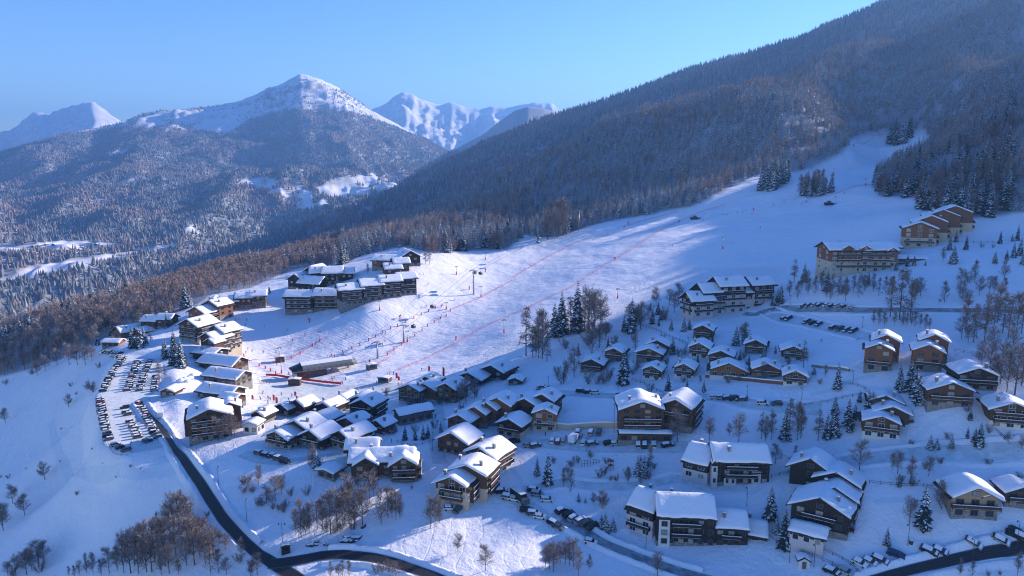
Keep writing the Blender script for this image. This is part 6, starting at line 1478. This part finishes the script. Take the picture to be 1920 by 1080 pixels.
_r3 = random.Random(5)
def scatter(poly, n):
    o = []
    while len(o) < n:
        x, y = _r3.uniform(min(p[0] for p in poly), max(p[0] for p in poly)), _r3.uniform(min(p[1] for p in poly), max(p[1] for p in poly))
        if bool(inpoly(np.array([x]), np.array([y]), poly)[0]): o.append((x, y))
    return o
crowd(scatter([(560,640),(700,600),(860,560),(840,600),(700,660),(600,675)], 16), 'skiing on the middle piste', 'skiers on the middle piste')
crowd(scatter([(640,720),(760,690),(820,700),(760,730)], 12), 'standing at the foot of the piste', 'people at the foot of the piste')
crowd(scatter([(450,735),(500,715),(560,735),(600,750),(520,765)], 14), 'gathered below the red barrier', 'people gathered below the barrier')

# flags, lamps, playground and other small things
def lamp(px, py, h, label, arms=1, rz=0):
    p = hit(px, py); r = empty('street_lamp', p, rad(rz)); tag(r, label, 'street lamp')
    m = MB(); m.tube((0, 0, -.5), (0, 0, h), .09, .06, 8); m.build('pole', M['darkmetal'], r)
    for s in ((-1, 1) if arms == 2 else (1,)):
        m = MB(); m.tube((0, 0, h - .25), (s * .5, 0, h + .1), .04); m.tube((s * .5, 0, h + .1), (s * .9, 0, h - .1), .04); m.build('arm', M['darkmetal'], r)
        m = MB(); m.tube((s * .9, 0, h - .5), (s * .9, 0, h - .12), .26, .1, 8); m.build('lamp_shade', M['darkmetal'], r)
for x, y, h, lb, a in [(410,909,6.5,'curved street lamp left of the hollow with bushes',1),(463,978,7.5,'street lamp on the bank inside the main road bend',1),(531,1034,9,'street lamp with two arms beside the dark bus shelter',2),(1057,913,6,'thin street lamp by the slender tree at the residence path',1),(1400,949,6,'street lamp right of the long white residence roof',1),(1480,1055,5.5,'street lamp in front of the white annex of the black residence',1),(1526,1063,6.5,'slanting looking street lamp right of the tiny white hut',1),(1702,1023,6,'street lamp with a round bin at its foot',1),(1599,720,5,'street lamp at the end of the snow covered wall',1),(1503,752,5,'street lamp with a hooked top above the field trees',1),(1401,748,5,'street lamp beside the line of cars on the middle road',1),(1159,730,4.5,'street lamp below the spruce on the middle road',1),(1151,812,11,'tall thin lamp post before the tall gabled hotel',1),(1211,1028,7,'street lamp at the forecourt of the long white residence',1),(1290,650,4.5,'street lamp on the fenced path above the hamlet',1),(1028,725,4.5,'street lamp by the dark trio of cars',1),(1906,1030,8,'street lamp beside the black road at the right edge',1),(1823,1050,6,'street lamp by the black road below the slanting car',1),(811,845,7,'lamp post on the village street',1),(369,850,6.5,'street lamp where the main road leaves the car park',1),(246,848,4,'short post lamp at the car park corner',1),(1617,615,5,'street lamp at the lower end of the hamlet road',1),(1482,572,5,'street lamp on the upper road',1)]:
    lamp(x, y, h, lb, a, 90 if a == 1 else 0)
def flag(px, py, h, label, w=1.0):
    p = hit(px, py); r = empty('feather_flag', p, rad(rng.uniform(-20, 20))); tag(r, label, 'flag')
    m = MB(); m.tube((0, 0, -.3), (0, 0, h), .05, .03, 6); m.build('pole', M['metal'], r)
    m = MB(); m.prism([(.04, h * .25), (w, h * .3), (w * 1.05, h * .85), (w * .6, h * .98), (.04, h)], -.015, .015); m.build('cloth', M['padred'], r)
for x, y, h, lb in [(830,712,6.5,'tall leaning red banner at the foot of the piste'),(803,700,4,'small red banner left of the tall one'),(742,713,4,'red banner beside the snow covered stand'),(746,716,3,'second red banner beside the snow covered stand'),(692,690,5,'red banner behind the lift station'),(512,755,4,'red banner at the barrier, left of the core'),(517,760,4,'second red banner at the barrier'),(438,735,4,'red banner before the lowest restaurant'),(472,752,3,'little red banner at the ski school hut'),(552,745,3,'little red banner behind the dark split roofed house')]:
    flag(x, y, h, lb)
def swing(px, py):
    p = hit(px, py); r = empty('climbing_frame', p, rad(15)); tag(r, 'grey climbing frame of hoops on the snowed in playground', 'climbing frame')
    m = MB()
    for k in range(7):
        x = -3.2 + k * 1.07; m.tube((x - .3, -.7, -.3), (x, 0, 1.7), .06); m.tube((x + .3, .7, -.3), (x, 0, 1.7), .06)
    m.tube((-3.2, 0, 1.7), (3.2, 0, 1.7), .06); m.tube((-3.3, -.4, .8), (3.3, -.4, .8), .05); m.build('frame', M['darkmetal'], r)
    p = hit(1145, 880); r = empty('slide', p, rad(40)); tag(r, 'red and grey playground slide with a small tower', 'slide')
    m = MB()
    for sx in (-.6, .6):
        for sy in (-.6, .6): m.tube((sx, sy, -.3), (sx, sy, 3.0), .08)
    m.box(-.7, .7, -.7, .7, 1.5, 1.62); m.build('tower', M['red'], r)
    m = MB(); m.prism([(-.95, 3.0), (.95, 3.0), (0, 3.8)], -.9, .9); m.build('roof', M['red'], r)
    m = MB(); m.add([(-.7,-.35,1.55),(-3.6,-.35,.2),(-3.6,.35,.2),(-.7,.35,1.55),(-.7,-.35,1.45),(-3.6,-.35,.1),(-3.6,.35,.1),(-.7,.35,1.45)], [(0,3,2,1),(4,5,6,7),(0,1,5,4),(2,3,7,6)]); m.build('chute', M['metal'], r)
swing(1107, 871)
def fence(px, label, h=1.1, mtl='dark', gap=2.4, name='fence', thick=.05):
    Q = spline([hit(*p) for p in px], 1.2); W = [Vector((q.x, q.y, gz(q.x, q.y))) for q in Q]; r = empty(name, W[0]); tag(r, label, 'fence')
    m = MB()
    for a, b in zip(W, W[1:]):
        for z in (.45, .9): m.tube(a - W[0] + Vector((0, 0, z * h)), b - W[0] + Vector((0, 0, z * h)), thick, thick, 4, 0, False)
    m.build('rail', M[mtl], r); pm = MB(); pm.tube((0, 0, -.4), (0, 0, h * 1.05), .08, .07, 5); pme = pm.mesh('post', M[mtl]); L = 9; c = 0
    for a, b in zip(W, W[1:]):
        L += (b - a).length
        if L > gap and c < 95: link('post', pme, r, a - W[0]); L = 0; c += 1
def wall(px, label, h, w, mtl, snow=True):
    Q = spline([hit(*p) for p in px], 1.5); W = [Vector((q.x, q.y, gz(q.x, q.y))) for q in Q]; r = empty('garden_wall', W[0]); tag(r, label, 'wall')
    for nm, z0, z1, ww, mt in [('masonry', -.8, h, w, M[mtl])] + ([('snow_cover', h + .003, h + .35, w * 1.15, M['snow'])] if snow else []):
        m = MB()
        V = []
        for i, q in enumerate(W):
            d = W[min(i + 1, len(W) - 1)] - W[max(i - 1, 0)]; n = Vector((d.y, -d.x, 0)).normalized() * ww / 2; b = q - W[0]
            V += [b + n + Vector((0, 0, z0)), b + n + Vector((0, 0, z1)), b - n + Vector((0, 0, z1)), b - n + Vector((0, 0, z0))]
        Fq = [(4*i + j, 4*i + (j + 1) % 4, 4*i + 4 + (j + 1) % 4, 4*i + 4 + j) for i in range(len(W) - 1) for j in range(4)] + [(3, 2, 1, 0), tuple(4 * (len(W) - 1) + j for j in range(4))]
        m.add([tuple(v) for v in V], Fq); m.build(nm, mt, r)
fence(Z4(960,560,[(940,200),(1040,228),(1130,265),(1230,310),(1310,345)]), 'dark rail fence running down towards the bend above the hamlet', 1.3)
fence(Z4(960,560,[(1315,350),(1290,395),(1265,445)]), 'dark rail fence turning down at the chalet on the bend', 1.3)
fence(Z4(960,560,[(1195,415),(1260,445),(1312,470)]), 'short dark fence above the curled snow cap chalet', 1.2)
fence(Z4(960,560,[(900,610),(980,640),(1060,680),(1150,725)]), 'dark fence slanting towards the tall gabled hotel', 1.2)
wall(Z4(960,560,[(1450,590),(1560,598),(1680,610),(1800,622),(1920,635)]) + [(1480,722)], 'long reddish terrace wall below the orange chalet', 1.3, .4, 'red')
wall(Z4(1440,560,[(330,510),(420,520),(520,530),(610,545)]), 'snow covered wall on the field near the raised deck', 1.0, .8, 'stone')
fence(Z4(1440,560,[(560,640),(640,650),(700,670),(750,690)]), 'thin dark fence on the field below the snow covered wall', 1.1)
fence(Z4(1440,560,[(270,805),(360,790),(450,780),(560,750),(700,725),(760,712)]), 'thin dark fence behind the field spruces', 1.1)
fence(Z4(1440,560,[(1400,400),(1500,415),(1620,435),(1750,450),(1920,470)]), 'dark fence running into the bare wood on the right', 1.3)
fence(Z4(1440,560,[(1670,965),(1720,1010),(1770,1060),(1815,1110)]), 'dark path fence below the white garage chalet', 1.3)
fence(Z4(1440,810,[(100,185),(160,215),(260,262)]), 'dark fence left of the stepped black residence', 1.2)
fence(Z4(1440,810,[(25,345),(120,320),(240,285)]), 'second dark fence left of the stepped black residence', 1.2)
fence(Z4(1440,810,[(760,385),(880,400),(1000,410),(1120,412),(1250,415)]), 'long thin fence across the snow behind the big lone spruce', 1.1)
fence(Z4(1440,810,[(1190,420),(1240,450),(1300,490),(1340,520)]), 'dark fence dropping towards the pale timber chalet', 1.3)
fence(Z4(1440,810,[(1,790),(60,830),(160,880),(330,940),(480,1000),(560,1060)]), 'dark wooden fence winding from the black residence to the road', 1.2)
fence(Z4(1440,810,[(410,890),(520,940),(620,1000),(690,1075)]), 'thin fence from the white annex to the parked cars', 1.0)
wall(Z4(960,560,[(320,975),(430,985),(560,975),(680,970),(790,970)]), 'low retaining wall left of the tall gabled hotel', 2.2, .5, 'beige')
fence(Z4(1440,370,[(1500,343),(1600,345),(1680,346),(1760,345)]), 'dark fence on the snowfield right of the stepped hotel', 1.4)
fence([(188,742),(192,780),(200,825),(212,850),(240,856)], 'snowy guard rail on the outer edge of the car park', .8, 'metal', 4)
fence(Z4(480,810,[(1060,80),(1110,100),(1200,105),(1270,90),(1320,70)]), 'curved reddish fence by the village square', 1.1, 'red')
def parasol(px, py, label):
    p = hit(px, py); r = empty('parasol', p); tag(r, label, 'parasol', None)
    m = MB(); m.tube((0, 0, -.3), (0, 0, 2.6), .05); m.build('pole', M['metal'], r)
    m = MB(); m.tube((0, 0, 2.3), (0, 0, 3.4), 2.4, .15, 10); m.build('canopy', M['snow'], r)
for i, (x, y) in enumerate([(340,722),(347,719),(355,717),(362,712),(352,724)]): parasol(x, y, f"snow covered café parasol beside the kiosk, {ORD[i]} of five")
p_ = hit(1708, 1019); r_ = empty('round_bin', p_); tag(r_, 'round bin with a ring of snow beside a street lamp', 'bin'); _m = MB(); _m.tube((0,0,-.2),(0,0,1.0),.5,.55,12); _m.build('barrel', M['darkmetal'], r_); _m = MB(); _m.tube((0,0,1.002),(0,0,1.2),.5,.35,12); _m.build('snow_cover', M['snow'], r_)
p_ = hit(520,740); 
# far hamlet across the valley
_k = 0
for x, y in sorted([(14,478),(21,476),(28,473),(35,478),(95,480),(112,478),(118,480),(125,482),(132,476),(140,477),(148,470),(154,466),(160,468),(165,473),(62,464),(72,462),(85,460),(100,461),(172,461),(180,460),(186,462)]):
    p = hit(x, y, 1200); s = mpp(p); w = rng.uniform(4.5, 7) * s; h = w * .42; _k += 1
    r = empty('far_house', p, rad(rng.uniform(-40, 40))); tag(r, f"tiny dark house with a snowy roof in the far valley hamlet, {ORD[min(_k - 1, 34)]} from the left", 'house', 'houses of the far valley hamlet')
    m = MB(); m.prism([(-w/2, -2), (w/2, -2), (w/2, h), (0, h * 1.55), (-w/2, h)], 0, w * 1.1); m.build('wall', M['dark'], r)
    m = MB(); m.prism([(-w * .6, h * .92), (0, h * 1.58), (w * .6, h * .92), (w * .6, h * 1.05), (0, h * 1.75), (-w * .6, h * 1.05)], -w * .08, w * 1.18); m.build('roof', M['snow'], r)
def build_haze():
    m = bpy.data.materials.new('haze_air'); m.use_nodes = True; t = m.node_tree
    t.nodes.clear(); o = t.nodes.new('ShaderNodeOutputMaterial'); v = t.nodes.new('ShaderNodeVolumePrincipled')
    v.inputs['Color'].default_value = (0.21, 0.45, 0.96, 1); v.inputs['Density'].default_value = HAZE_DENSITY; v.inputs['Anisotropy'].default_value = 0.25
    t.links.new(v.outputs[0], o.inputs['Volume'])
    b = MB(); b.box(-17000, 17000, -400, 17000, float(GZ.min()) - 1.0 if GZ.min() > -1500 else -1500.0, float(GZ.max()) + 40)
    ob = b.build('haze', m); tag(ob, 'thin pale blue air between the camera and the far mountains', 'haze', None, 'stuff')
HAZE_DENSITY = 1.0e-4
build_haze()
